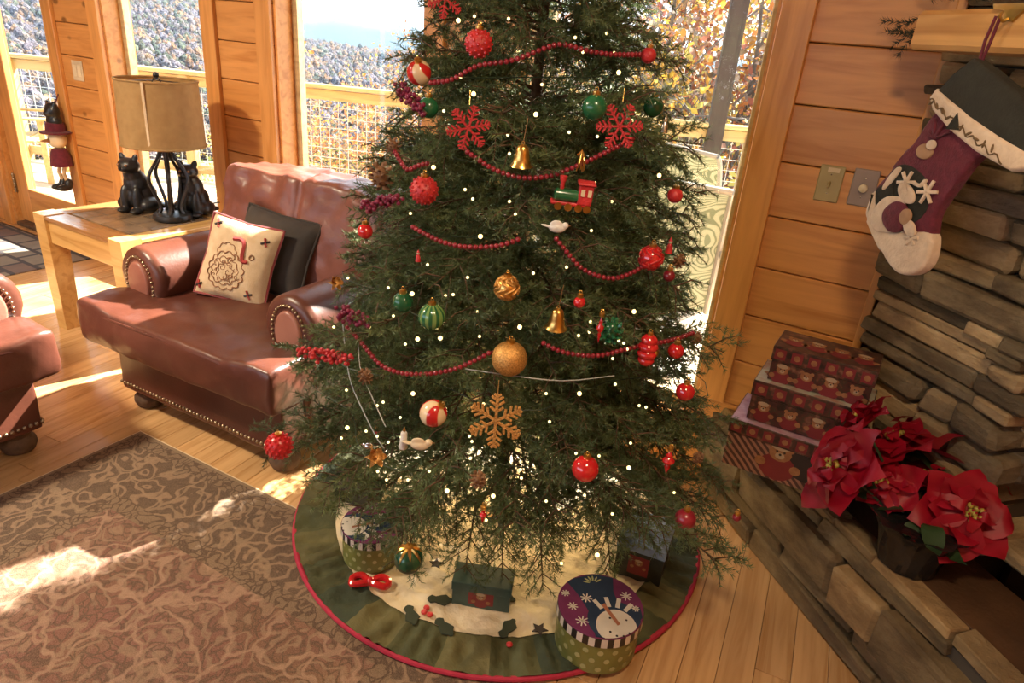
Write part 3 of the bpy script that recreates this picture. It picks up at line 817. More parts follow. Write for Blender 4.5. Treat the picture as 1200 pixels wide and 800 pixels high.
# outline (world) of the hearth's core: wall side, front edge
def hl(p): return Matrix.Rotation(-FA, 4, 'Z') @ (Vector((p[0], p[1], 0)) - Vector((FP0.x, FP0.y, 0)))
sumf = FP0.x + FP0.y - HD * math.sqrt(2)
out = [hl(p) for p in ((sumf - (WY - .01), WY - .01), (sumf - 1.2, 1.2), (.95, 1.55), (.0, WY - .01))]
me = slab([(p.x, p.y) for p in out], HZ - .035); finish(me, 'core', 'mortar', hearth, smooth=0)
out2 = [hl(p) for p in ((sumf + .09 - (WY - .01), WY - .01), (sumf + .09 - 1.2, 1.2), (.95, 1.55), (.0, WY - .01))]
me = slab([(p.x, p.y) for p in out2], .03, .004); finish(me, 'hearth_slab', 'hearth_top', hearth, smooth=30, loc=(0, 0, HZ - .032))
random.seed(5)
S0 = -.64
# courses of the front: (z0, z1, protrusion, stones (start, length, material))
courses = [(0, .075, .035, [(-.30, .42, 'stone_olive'), (.12, .62, 'stone_olive'), (.74, .5, 'stone_grey')]),
           (.075, .135, .02, [(-.34, .60, 'stone_olive'), (.26, .35, 'stone_grey'), (.61, .5, 'stone_olive')]),
           (.135, .275, .045, [(-.44, .42, 'stone_olive'), (-.02, .52, 'stone_grey'), (.50, .19, 'stone_tan'), (.69, .35, 'stone_olive')]),
           (.275, .315, .0, [(-.44, .5, 'stone_olive'), (.06, .3, 'stone_grey'), (.36, .5, 'stone_grey')])]
for z0, z1, pr, ss in courses:
    for s, L, mt in ss:
        stone(L - .004, z1 - z0 - .002, .14, (s + L / 2, -HD + .05 - pr, (z0 + z1) / 2), 'hearth_b' if mt == 'stone_tan' else 'hearth_a', hearth, jit=.010, bv=.55)
s = -.43
while s < 1.0:                 # cap stones along the top edge
    L = random.uniform(.16, .36); stone(L - .004, .036, random.uniform(.06, .075), (s + L / 2, -HD + .03, HZ - .016), 'hearth_b', hearth, jit=.007, bv=.7); s += L

# mantel shelf
M['mantel'] = wood('mantel_pine', (.66, .36, .12), (.50, .24, .07), rough=.35, rnd_v=.03, coat=.2)
mb = MB().box((.85, -.10, 1.715), (1.54, .28, .095), .012)
mantel = mb.build('mantel_shelf', 'mantel', smooth=30, loc=FP0, rot=(0, 0, FA))
tag(mantel, 'thick honey pine mantel shelf mounted on the stone fireplace', 'shelf')

# ------------------------------------------------------------------ stocking and its hanger
FY = -.24 - .012               # plane just in front of the mantel edge
def splane(name, pts, thick, mat, parent, y, bev=.006, sm=True, seg=3):
    """outline in (s, z) on the fireplace frame -> padded piece facing out of the fireplace"""
    P = smooth_loop(pts, 4) if sm else pts
    me = slab(P, thick, bev, seg)
    o = finish(me, name, mat, parent, smooth=50)
    o.rotation_euler = (PI / 2, 0, 0); o.location = (0, y, 0)
    return o
M['stk_red'] = pm('burgundy_felt', (.155, .018, .035), (.10, .010, .022), rough=.9, sheen=.12, scale=60, bump=.3, bscale=200)
M['stk_green'] = pm('dark_green_plush', (.030, .029, .020), (.019, .018, .012), rough=.95, sheen=.0, scale=20, bump=.3, bscale=150)
M['stk_cream'] = pm('cream_felt', (.72, .56, .40), (.60, .45, .31), rough=.95, sheen=.4, scale=40, bump=.3, bscale=150)
M['stk_tan'] = pm('tan_felt', (.42, .25, .14), (.34, .19, .10), rough=.95, scale=40)
M['stk_twig'] = pm('brown_thread', (.16, .095, .04), rough=.9)
stk = thing('christmas_stocking', 'burgundy felt stocking with snowman applique hanging from the mantel', 'stocking', FP0, (0, 0, FA))
Y0 = FY - .002
body = splane('leg', [(.30, 1.535), (.245, 1.44), (.195, 1.355), (.162, 1.295), (.20, 1.22), (.33, 1.20), (.392, 1.225), (.385, 1.285), (.41, 1.36), (.445, 1.435), (.50, 1.475), (.42, 1.52)], .030, 'stk_red', stk, Y0, .010)
toe = splane('toe', [(.158, 1.285), (.155, 1.235), (.185, 1.205), (.235, 1.165), (.285, 1.13), (.335, 1.112), (.385, 1.128), (.412, 1.165), (.408, 1.215), (.385, 1.242), (.32, 1.225), (.265, 1.215), (.225, 1.235), (.19, 1.262), (.17, 1.30)], .034, 'stk_cream', stk, Y0 - .001, .012)
cuff = splane('cuff', [(.352, 1.652), (.315, 1.612), (.276, 1.572), (.36, 1.525), (.46, 1.487), (.57, 1.455), (.625, 1.47), (.60, 1.53), (.50, 1.585), (.41, 1.628)], .040, 'stk_green', stk, Y0, .012, sm=False)
band = splane('band', [(.280, 1.578), (.268, 1.556), (.288, 1.528), (.36, 1.488), (.45, 1.452), (.555, 1.425), (.60, 1.44), (.585, 1.468), (.50, 1.492), (.40, 1.527), (.33, 1.556)], .046, 'stk_cream', stk, Y0, .010, sm=False)
def app(name, pts, mat, lift, par=body, th=.006, sm=True): return splane(name, pts, th, mat, stk, Y0 - lift, .002, sm, 2)
def circ(c, rx, rz=None, n=12, rot=0):
    rz = rz or rx
    return [(c[0] + rx * math.cos(a) * math.cos(rot) - rz * math.sin(a) * math.sin(rot), c[1] + rx * math.cos(a) * math.sin(rot) + rz * math.sin(a) * math.cos(rot)) for a in (2 * PI * k / n for k in range(n))]
app('hill', [(.20, 1.34), (.215, 1.27), (.26, 1.235), (.33, 1.25), (.36, 1.30), (.33, 1.36), (.27, 1.385), (.225, 1.38)], 'stk_green', .026)
app('tree_applique', [(.175, 1.30), (.205, 1.245), (.24, 1.285), (.228, 1.325), (.20, 1.325)], 'stk_green', .029)
app('snow_edge', [(.225, 1.375), (.205, 1.345), (.195, 1.315), (.205, 1.31), (.222, 1.335), (.240, 1.372)], 'stk_cream', .030)
app('reindeer_head', circ((.297, 1.428), .026, .019), 'stk_tan', .030)
app('reindeer_muzzle', circ((.316, 1.447), .014, .012), 'stk_cream', .035)
for a, L in ((1.9, .05), (1.2, .06), (.5, .055), (2.5, .03)):
    p = (.315, 1.462); app('antler', [(p[0] - .004, p[1]), (p[0] + L * math.cos(a) - .002, p[1] + L * math.sin(a)), (p[0] + L * math.cos(a) + .004, p[1] + L * math.sin(a)), (p[0] + .005, p[1])], 'stk_red', .033, sm=False)
app('snowman_body', [(.195, 1.262), (.19, 1.225), (.225, 1.20), (.275, 1.215), (.30, 1.255), (.285, 1.30), (.245, 1.302), (.215, 1.29)], 'stk_cream', .033)
app('snowman_head', circ((.285, 1.318), .035, .020, rot=-.5), 'stk_cream', .034)
app('snowman_coat', [(.232, 1.262), (.238, 1.232), (.27, 1.212), (.305, 1.222), (.315, 1.262), (.30, 1.288), (.262, 1.292)], 'stk_red', .037)
app('snowman_mitten', circ((.312, 1.262), .019, .021), 'stk_tan', .040)
app('snowman_arm', circ((.335, 1.238), .026, .016, rot=-.6), 'stk_cream', .039)
for c, r in (((.272, 1.345), .030), ((.348, 1.335), .032), ((.345, 1.215), .022)):
    for k in range(3):
        a = k * PI / 3 + .2
        dx, dz = r * math.cos(a), r * math.sin(a); nx, nz = -.004 * math.sin(a), .004 * math.cos(a)
        app('snowflake', [(c[0] - dx - nx, c[1] - dz - nz), (c[0] + dx - nx, c[1] + dz - nz), (c[0] + dx + nx, c[1] + dz + nz), (c[0] - dx + nx, c[1] - dz + nz)], 'stk_cream', .034, sm=False)
app('ribbon_end', [(.295, 1.345), (.325, 1.342), (.338, 1.36), (.330, 1.364), (.318, 1.35), (.296, 1.353)], 'stk_cream', .035)
for (a, b) in ((.285, 1.545), (.305, 1.538), (.325, 1.528), (.348, 1.516), (.395, 1.498), (.42, 1.488), (.445, 1.479), (.47, 1.472), (.495, 1.466)):
    app('vine_leaf', circ((a, b), .010, .0035, 8, random.uniform(-1.5, 1.5)), 'stk_twig', .044, th=.004, sm=False)
app('vine_tree', [(.352, 1.490), (.392, 1.492), (.372, 1.530)], 'stk_green', .044, th=.005, sm=False)
vine = [(.278 + k * .0065, Y0 - .047, 1.552 - k * .0031 + .0012 * max(0, k - 20) * .5 + .006 * math.sin(k * 1.1)) for k in range(40)]
MB().tube(vine, .0018, 5).build('vine', 'stk_twig', stk)
loop = [(.352, Y0 - .012, 1.645), (.356, Y0 - .020, 1.69), (.366, Y0 - .022, 1.742), (.372, Y0 - .016, 1.74), (.364, Y0 - .012, 1.69), (.356, Y0 - .010, 1.645)]
MB().tube(loop, .0038, 6).build('hanging_loop', 'stk_red', stk)
M['brass'] = pm('aged_brass', (.55, .40, .16), (.42, .29, .10), rough=.32, metal=1., scale=20)
hgr = thing('stocking_hanger', 'brass stocking hanger hooked over the mantel edge', 'hanger', FP0, (0, 0, FA))
MB().box((.53, -.17, 1.767), (.42, .13, .008), .003).build('plate', 'brass', hgr, smooth=30)
splane('front_tab', [(.32, 1.771), (.325, 1.760), (.355, 1.757), (.362, 1.735), (.385, 1.732), (.405, 1.757), (.74, 1.757), (.74, 1.771)], .006, 'brass', hgr, -.2425, .001, False)
MB().tube(spline([(.372, -.245, 1.74), (.372, -.262, 1.733), (.372, -.272, 1.742), (.372, -.270, 1.752)], 4), .004, 6).build('hook', 'brass', hgr)

# ------------------------------------------------------------------ greenery on the mantel: dark sprigs
def sprig(segs, dens, nl, seed, up=.0):
    """needles along a list of (p0, p1) segments -> numpy triangles"""
    rr = np.random.default_rng(seed); V = []
    for p0, p1 in segs:
        p0 = np.array(p0); p1 = np.array(p1); L = np.linalg.norm(p1 - p0); k = max(2, int(L * dens))
        ax = (p1 - p0) / L
        t = rr.uniform(0, 1.0, (k, 1)); b = p0 + (p1 - p0) * t
        w = rr.normal(size=(k, 3)); w -= (w @ ax)[:, None] * ax; w /= np.linalg.norm(w, axis=1)[:, None]; w[:, 2] += up
        d = ax * rr.uniform(.45, .95, (k, 1)) + w * .75; d /= np.linalg.norm(d, axis=1)[:, None]
        ln = nl * rr.uniform(.7, 1.15, (k, 1)); sd = np.cross(d, rr.normal(size=(k, 3))); sd /= np.linalg.norm(sd, axis=1)[:, None]
        V.append(np.stack([b - sd * .0013, b + sd * .0013, b + d * ln], 1).reshape(-1, 3))
    V = np.vstack(V); return V, np.arange(len(V)).reshape(-1, 3)
mg = thing('mantel_garland', 'dark evergreen garland lying along the mantel shelf against the stones', 'garland', fpos(.0, .135, 1.766), (0, 0, FA))
random.seed(3)
for k in range(13):
    a0 = Vector((.02 + k * .06, random.uniform(-.03, .04), .03)); ang = random.uniform(-.8, .8); L = random.uniform(.14, .2)
    d = Vector((math.cos(ang) * random.choice((-1, 1)), math.sin(ang), random.uniform(.0, .5))).normalized()
    segs = [(a0, a0 + d * L)]
    for t in (.25, .45, .65, .85):
        for s_ in (-1, 1):
            q = a0 + d * L * t; e = (d + Vector((-d.y, d.x, random.uniform(-.3, .3))) * s_ * .9).normalized(); segs.append((q, q + e * .07 * (1.2 - t)))
    V, F = sprig(segs, 700, .022, k); finish(np_mesh('sprig', V, F), 'sprig', 'needle_dark', mg, smooth=0)
# one sprig hanging past the shelf's end
for j, (sx, sz, ex, ez) in enumerate(((.06, -.01, -.06, -.09), (.04, .0, -.08, -.05), (.05, .0, -.03, -.115))):
    V, F = sprig([(Vector((sx, -.02, sz)), Vector((ex, -.03, ez))), (Vector(((sx + ex) / 2, -.02, (sz + ez) / 2)), Vector((ex - .02, -.05, (sz + ez) / 2)))], 900, .02, 50 + j); finish(np_mesh('sprig', V, F), 'sprig', 'needle_dark', mg, smooth=0)

# ------------------------------------------------------------------ switch plates on the pine wall
def plate(label, px, py, mat, toggle):
    p = ony(px, py, WY)
    t = thing('switch_plate', label, 'switch', (p.x, WY - .001, p.z), (0, 0, 0))
    MB().box((0, -.003, 0), (.076, .006, .118), .003).build('cover', mat, t, smooth=0)
    toggle(t)
    for s in (-1, 1): MB().ball((0, -.0065, s * .03), .003, 8, 5, (1, .5, 1)).build('screw', 'silver', t)
    return t
M['plate_brass'] = pm('dull_brass_plate', (.42, .33, .15), (.36, .27, .11), rough=.45, metal=.1)
M['plate_bronze'] = pm('brown_bronze_plate', (.33, .25, .21), (.27, .20, .165), rough=.5, metal=.1)
M['paper'] = pm('paper_label', (.70, .55, .36), rough=.8)
def tg1(t):
    MB().box((0, -.010, -.002), (.009, .016, .022), .003).build('toggle', 'plate_brass', t, smooth=0)
    MB().box((.004, -.0065, .045), (.036, .0008, .014)).build('paper_label', 'paper', t, smooth=0)
def tg2(t): MB().lathe([(.0, 0), (.011, .002), (.013, .006), (.013, .013), (.010, .016), (0, .017)][::1], 16, mat=Matrix.Translation((0, -.006, 0)) @ Matrix.Rotation(PI / 2, 4, 'X')).build('dimmer_knob', 'cream_orn', t)
plate('dull brass light switch plate with paper label on the pine wall', 972, 215, 'plate_brass', tg1)
plate('brown bronze dimmer plate with round cream knob on the pine wall', 1012, 220, 'plate_bronze', tg2)
p = ony(92, 83, WY)
t = thing('power_outlet', 'almond power outlet on the pine wall next to the glass door', 'outlet', (p.x, WY - .001, p.z))
MB().box((0, -.003, 0), (.115, .006, .118), .003).build('cover', 'paper', t, smooth=0)
for s in (-1, 1): MB().box((s * .023, -.0075, 0), (.034, .004, .07), .002).build('receptacle', 'cream_orn', t, smooth=0)

# ------------------------------------------------------------------ nested gift boxes on the hearth
def print_mat(name, seed):
    m, nt, b = new_mat(name)
    v = obj_coords(nt, (1, 1, 1), False)
    n1 = node(nt, 'ShaderNodeTexNoise', {'Vector': v, 'Scale': 26.0 + seed, 'Detail': 3})
    col = ramp(nt, n1.outputs['Fac'], [(.36, (.025, .016, .012)), (.46, (.075, .022, .018)), (.54, (.05, .034, .02)), (.60, (.13, .042, .03)), (.70, (.20, .12, .07))])
    nt.links.new(col, b.inputs['Base Color']); b.inputs['Roughness'].default_value = .3
    return m
M['print'] = print_mat('box_print', 0)
M['stripe'] = None
def stripe_mat():
    m, nt, b = new_mat('striped_paper')
    v = obj_coords(nt, (1, 1, 1), False)
    w = node(nt, 'ShaderNodeTexWave', {'Vector': v, 'Scale': 24.0, 'Distortion': 1.2}, bands_direction='DIAGONAL')
    nt.links.new(ramp(nt, w.outputs['Fac'], [(.4, (.07, .03, .025)), (.6, (.30, .15, .10))]), b.inputs['Base Color']); b.inputs['Roughness'].default_value = .35
    return m
M['stripe'] = stripe_mat()
M['bear'] = pm('bear_tan', (.34, .16, .065), (.24, .10, .04), rough=.5, scale=50)
M['bear_red'] = pm('bear_red', (.20, .022, .024), rough=.5)
M['bear_cream'] = pm('bear_cream', (.45, .33, .21), rough=.5)
M['bear_dark'] = pm('bear_dark', (.03, .02, .018), rough=.5)
M['lilac'] = pm('lilac_paper', (.52, .36, .44), (.40, .22, .30), rough=.3, scale=40)
M['mint'] = pm('mint_paper', (.40, .44, .36), (.34, .18, .13), rough=.3, scale=30)
def flat(pts, mi, mb, zoff):          # print lying on a front face: local x, z; y = -zoff
    n = len(pts); mb.add([(x, -zoff, z) for x, z in pts], [tuple(range(n))], mi)
def bear(mb, cx, cz, s, hat=True, k=0):
    flat(circ((cx, cz - .9 * s), 1.0 * s, .85 * s), 1, mb, .0006 + k); flat(circ((cx, cz), .62 * s, .52 * s), 0, mb, .0009 + k)
    for q in (-1, 1): flat(circ((cx + q * .5 * s, cz + .4 * s), .2 * s), 0, mb, .0008 + k); flat(circ((cx + q * .2 * s, cz + .1 * s), .07 * s, n=8), 3, mb, .0015 + k)
    flat(circ((cx, cz - .16 * s), .26 * s, .2 * s), 2, mb, .0012 + k); flat(circ((cx, cz - .08 * s), .08 * s, n=8), 3, mb, .0015 + k)
    if hat: flat(circ((cx - .05 * s, cz + .42 * s), .55 * s, .26 * s), 2, mb, .0013 + k)
    for q in (-1, 1): flat(circ((cx + q * .95 * s, cz - .8 * s), .3 * s, .28 * s), 0, mb, .0011 + k)
def gift_box(label, x0, x1, y0, y1, z0, z1, lidh, topmat, big, rz=0):
    w, d, h = x1 - x0, y1 - y0, z1 - z0
    t = thing('nested_gift_box', label, 'box', ((x0 + x1) / 2, (y0 + y1) / 2, z0), (0, 0, rz), 'stacked christmas boxes on the hearth')
    MB().box((0, 0, (h - .005) / 2), (w - .008, d - .008, h - .005), .001).build('body', 'stripe' if big else 'print', t, smooth=0)
    lid = MB().box((0, 0, h - lidh / 2), (w, d, lidh), .0015).build('lid', 'print', t, smooth=0)
    me = slab([(-w / 2 + .003, -d / 2 + .003), (w / 2 - .003, -d / 2 + .003), (w / 2 - .003, d / 2 - .003), (-w / 2 + .003, d / 2 - .003)], .0006); finish(me, 'lid_paper', topmat, t, smooth=0, loc=(0, 0, h + .0001))
    mb = MB()
    if big:
        flat(circ((.06, h * .48), .07, .055), 3, mb, .0003); bear(mb, -.03, h * .60, .058); bear(mb, .12, h * .45, .03, False)
    else:
        for i in range(4): bear(mb, -w * .36 + i * w * .24, (h - lidh) * .62, .030, i % 2 == 0)
    mb.build('printed_bears', ['bear', 'bear_red', 'bear_cream', 'bear_dark'], t, smooth=0, loc=(0, -d / 2 + .0035, 0))
    # small framed blocks printed round the lid
    mb = MB(); n = int(w / .05)
    for i in range(n):
        x = -w / 2 + (i + .5) * w / n; q = lidh * .34
        flat([(x - q, h - lidh / 2 - q), (x + q, h - lidh / 2 - q), (x + q, h - lidh / 2 + q), (x - q, h - lidh / 2 + q)], 0, mb, .0003); flat(circ((x, h - lidh / 2), q * .6, n=8), 1, mb, .0006)
    mb.build('lid_print', ['bear_red', 'bear'], t, smooth=0, loc=(0, -d / 2 - .0001, 0), kind='stuff')
    if not big:
        mb = MB()
        for i in range(4): bear(mb, -w * .34 + i * w * .23, 0, .034, i % 2 == 1)
        mb.build('lid_bears', ['bear', 'bear_red', 'bear_cream', 'bear_dark'], t, smooth=0, loc=(0, .01, h + .0009), rot=(-PI / 2, 0, 0))
    return t
gift_box('largest striped christmas box with teddy bear print, bottom of the stack on the hearth', -.325, .09, 2.10, 2.33, HZ, .52, .05, 'lilac', True)
gift_box('middle christmas box of the stack with bear print, between the two others', -.285, .065, 2.125, 2.325, .523, .666, .055, 'mint', False)
gift_box('smallest christmas box with bear print on top of the stack', -.255, .05, 2.15, 2.32, .670, .788, .05, 'print', False)

# ------------------------------------------------------------------ poinsettia
pc = onz(1062, 655, HZ + .012)
poi = thing('poinsettia', 'red potted poinsettia in black foil on the hearth', 'plant', (pc.x, pc.y, HZ + .001))
MB().lathe([(.058, 0), (.066, .01), (.078, .08), (.083, .115), (.083, .125), (.07, .12), (.0, .105)], 24).build('pot', 'foil', poi)
wrap = MB().lathe([(.062, .0), (.075, .004), (.084, .05), (.090, .10), (.105, .13), (.118, .145)], 40, ripple=lambda w, z: (.03 + z * .7) * math.sin(w * 9 + z * 30) * .6 + .02 * math.sin(w * 23)).build('foil_wrap', 'foil', poi, smooth=25)
def leaf_mesh(L, W, curl, seed, fold=.12):
    rr = random.Random(seed); vs = []; fs = []; n = 7
    prof = [.06, .50, .88, 1.0, .92, .68, .36, 0.0]
    for i in range(n + 1):
        t = i / n; x = L * t; z = curl * L * (t ** 2) + .012 * math.sin(t * 7 + seed); w = W / 2 * prof[i]
        vs += [(x, -w, z + w * fold + rr.uniform(-.003, .003)), (x, 0, z), (x, w, z + w * fold + rr.uniform(-.003, .003))]
    for i in range(n):
        for k in (0, 1): fs.append((i * 3 + k, (i + 1) * 3 + k, (i + 1) * 3 + k + 1, i * 3 + k + 1))
    me = bpy.data.meshes.new('leaf'); me.from_pydata(vs, [], fs)
    me.polygons.foreach_set('use_smooth', [True] * len(fs)); return me
bract_big = [leaf_mesh(.105, .098, -.30, 1), leaf_mesh(.098, .092, -.14, 2), leaf_mesh(.088, .078, .04, 3)]
bract_small = [leaf_mesh(.055, .032, .1, 4), leaf_mesh(.045, .026, .2, 5)]
green_lv = [leaf_mesh(.11, .06, -.35, 6), leaf_mesh(.09, .05, -.2, 7)]
for m_ in bract_big + bract_small: m_.materials.append(M['red_leaf'])
for m_ in green_lv: m_.materials.append(M['green_leaf'])
bud_mb = MB()
for k in range(9):
    a = k * 2.4; r = .0045 * math.sqrt(k); bud_mb.ball((r * math.cos(a), r * math.sin(a), .008), .0042, 8, 6, mi=0); bud_mb.tube([(r * math.cos(a), r * math.sin(a), -.012), (r * math.cos(a), r * math.sin(a), .006)], .0022, 5, mi=1)
    bud_mb.ball((r * math.cos(a) * 1.1, r * math.sin(a) * 1.1, .0125), .0018, 6, 4, mi=2)
# flower centres: pixel, height; sc = size
heads = [(1137, 603, .545, 1.42), (1050, 515, .62, 1.42), (978, 545, .565, 1.42), (1130, 535, .59, 1.25), (1005, 488, .66, 1.1), (1095, 500, .61, 1.15), (1172, 545, .55, 1.0), (1085, 558, .55, 1.05), (1035, 565, .55, .95)]
poi_o = Vector(poi.location)
random.seed(21)
for hi, (px, py, z, sc) in enumerate(heads):
    c = onz(px, py, z); lc = c - poi_o
    out_v = (Vector((lc.x, lc.y, 0)) * 1.2 + Vector((0, 0, .10)) + (CAM - c).normalized() * .21).normalized()
    q = out_v.to_track_quat('Z', 'Y').to_matrix()
    MB().tube(spline([(lc.x * .1, lc.y * .1, .10), (lc.x * .55, lc.y * .55, .10 + (lc.z - .1) * .6), tuple(lc - out_v * .01)], 5), .004, 6).build('stem', 'green_leaf', poi)
    bd = bud_mb.build('flower_centre', ['yellow_bud', 'green_leaf', 'red_leaf'], poi, loc=lc)
    bd.rotation_euler = out_v.to_track_quat('Z', 'Y').to_euler(); bd.scale = (1.4 * sc,) * 3
    for ring, (cnt, meshes, tilt, s0) in enumerate(((6, bract_big, -.04, 1.02), (5, bract_big, .10, .66), (4, bract_small, .38, .95))):
        for k in range(cnt):
            a = 2 * PI * k / cnt + ring * .55 + hi * .8 + random.uniform(-.12, .12)
            o = link('bract', random.choice(meshes), poi)
            mt = q.to_4x4() @ Matrix.Rotation(a, 4, 'Z') @ Matrix.Rotation(-(tilt + random.uniform(-.14, .1)), 4, 'Y') @ Matrix.Translation((.006, 0, -.004 + ring * .004)) @ Matrix.Scale(s0 * sc * random.uniform(.9, 1.1), 4)
            o.matrix_basis = Matrix.Translation(lc) @ mt
    for k in range(3):
        a = random.uniform(0, 2 * PI); o = link('leaf', random.choice(green_lv), poi)
        o.matrix_basis = Matrix.Translation(lc - out_v * .05) @ q.to_4x4() @ Matrix.Rotation(a, 4, 'Z') @ Matrix.Rotation(.4, 4, 'Y')
for k in range(10):
    a = 2 * PI * k / 10; o = link('leaf', random.choice(green_lv), poi)
    o.matrix_basis = Matrix.Translation((.03 * math.cos(a), .03 * math.sin(a), .125 + .015 * (k % 3))) @ Matrix.Rotation(a, 4, 'Z') @ Matrix.Rotation(-.2, 4, 'Y')
# ------------------------------------------------------------------ leather seating
def wrinkle(p, n):
    w = noise.ridged_multi_fractal(Vector((p.x * 5, p.y * 5, p.z * 5)), .9, 2.1, 4, 1.0, 2.0)
    return .0035 * (w - 1.1) + .006 * fbm(p, 6)
def nail_row(pts, r=.0075):
    mb = MB()
    for p in pts: mb.ball(p, r, 8, 5, (1, 1, 1))
    return mb
def bun_foot(parent, x, y, h=.10):
    MB().lathe([(.035, 0), (.052, .008), (.062, .03), (.060, .05), (.045, .068), (.052, .08), (.056, h)], 20).build('foot', 'bark', parent, loc=(x, y, 0))
def leather_seat(name, label, cat, loc, rz, W, leather, panel, back_n=1):
    """rolled-arm seat with T cushions. local: front at y=0 facing -y, x across"""
    t = thing(name, label, cat, loc, (0, 0, rz))
    h = W / 2
    xs = [-h + .07, -h + .09, -h + .2, 0, h - .2, h - .09, h - .07]
    me = cage(xs, [.06, .08, .3, .6, .86, .88], [.095, .115, .25, .34, .36], lambda i, j, k: True, 2, disp=lambda p, n: .004 * fbm(p, 7))
    finish(me, 'base', leather, t, smooth=180)
    x = -h + .075
    pts = []
    while x < h - .07: pts.append((x, .058, .125)); x += .021
    y = .07
    while y < .8:
        pts += [(h - .068, y, .125), (-h + .068, y, .125)]; y += .021
    nail_row(pts).build('nail_trim', 'brass_nail', t, kind='stuff')
    for sx in (-1, 1):
        for y in (.13, .80): bun_foot(t, sx * (h - .14), y)
    # seat cushion(s), ears in front of the arms
    nc = back_n
    for c in range(nc):
        a = -h + W * c / nc; b = -h + W * (c + 1) / nc
        li = a + (.235 if c == 0 else 0); ri = b - (.235 if c == nc - 1 else 0)
        xs = sorted({round(v, 4) for v in (a + .004, a + .075, (a + li) / 2 + .01, li, li + .04, (li + ri) / 2 - .08, (li + ri) / 2 + .08, ri - .04, ri, (b + ri) / 2 - .01, b - .075, b - .004)})
        ys = [-.035, .0, .09, .16, .20, .42, .66]; zs = [.335, .375, .455, .495]
        def mask(i, j, k):
            xm = (xs[i] + xs[i + 1]) / 2
            return j < 4 or (li <= xm <= ri)
        def warp(p):
            q = p.copy(); u = (p.x - (a + b) / 2) / ((b - a) / 2)
            if p.z > .44: q.z += .028 * (1 - u * u) * (1 if p.y > 0 else .3) + (.026 if abs(u) > .66 and p.y < .2 else 0)
            if p.y < .05: q.y -= .022 * (1 - abs(p.z - .415) / .1)
            return q
        me = cage(xs, ys, zs, mask, 3, warp, wrinkle); cs = finish(me, 'seat_cushion', leather, t, smooth=180)
        MB().tube(spline([(a + .035, -.020, .468), (a + .15, -.038, .478), ((a + b) / 2, -.040, .484), (b - .15, -.038, .478), (b - .035, -.020, .468)], 8), .005, 6).build('piping', leather, cs)
    # arms
    for sx in (-1, 1):
        pr = [(-.075, .10), (.075, .10), (.075, .44)]
        for k in range(15):
            w = math.radians(-50 + 280 * k / 14); pr.append((.135 * math.cos(w), .572 + .135 * math.sin(w)))
        pr.append((-.075, .44))
        me = slab(pr, .64, .035, 3)
        arm = finish(me, 'arm', leather, t, smooth=60, loc=(sx * (h - .125), .81, 0), rot=(PI / 2, 0, 0))
        pl = [(.066 * math.cos(2 * PI * k / 24), .555 + .095 * math.sin(2 * PI * k / 24)) for k in range(24)]
        finish(slab(pl, .02, .012, 3), 'arm_panel', panel, arm, smooth=60, loc=(0, 0, .632))
        nail_row([(.084 * math.cos(2 * PI * k / 36), .555 + .113 * math.sin(2 * PI * k / 36), .641) for k in range(36) if not 24 < k < 30], .0068).build('arm_nails', 'brass_nail', arm, kind='stuff')
    # back cushions
    for c in range(nc):
        a = -h + .09 + (W - .18) * c / nc; b = -h + .09 + (W - .18) * (c + 1) / nc; m_ = (a + b) / 2; hw = (b - a) / 2
        xs = [a, a + .05, a + hw * .45, m_ - .03, m_ + .03, b - hw * .45, b - .05, b]
        def warp(p):
            q = p.copy(); u = (p.x - m_) / hw
            q.y += (p.z - .45) * .26
            if p.y < .66: q.y -= .05 * (1 - u * u * .6)
            if p.z > .9: q.z += .015 * (1 - u * u)
            if abs(u) > .8 and p.z > .6: q.y -= .035
            return q
        def dsp(p, n):
            return wrinkle(p * 1.7, n) * 2.0 - .016 * math.exp(-((p.x - m_) / .014) ** 2) + .006 * math.sin(p.z * 30 + 5 * fbm(p, 3)) * abs((p.x - m_) / hw)
        me = cage(xs, [.585, .63, .74, .80], [.40, .46, .62, .80, .93, .985], lambda i, j, k: True, 3, warp, dsp)
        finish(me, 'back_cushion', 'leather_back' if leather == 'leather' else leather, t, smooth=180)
    me = cage([-h + .08, -h + .11, 0, h - .11, h - .08], [.76, .79, .89, .92], [.12, .2, .6, .88, .93], lambda i, j, k: True, 2, lambda p: Vector((p.x, p.y + max(0, p.z - .45) * .22, p.z)))
    finish(me, 'outer_back', leather, t, smooth=180)
    return t
chair = leather_seat('leather_armchair', 'brown leather rolled arm chair with nailhead trim beside the end table', 'armchair', (-2.235, 1.385, 0), math.radians(2.2), 1.10, 'leather', 'leather_sunlit')
sofa = leather_seat('leather_sofa', 'brown leather sofa with sunlit nailhead arm facing the carpet', 'sofa', (-2.565, .10, 0), math.radians(90), 2.06, 'leather', 'leather_sunlit', 3)

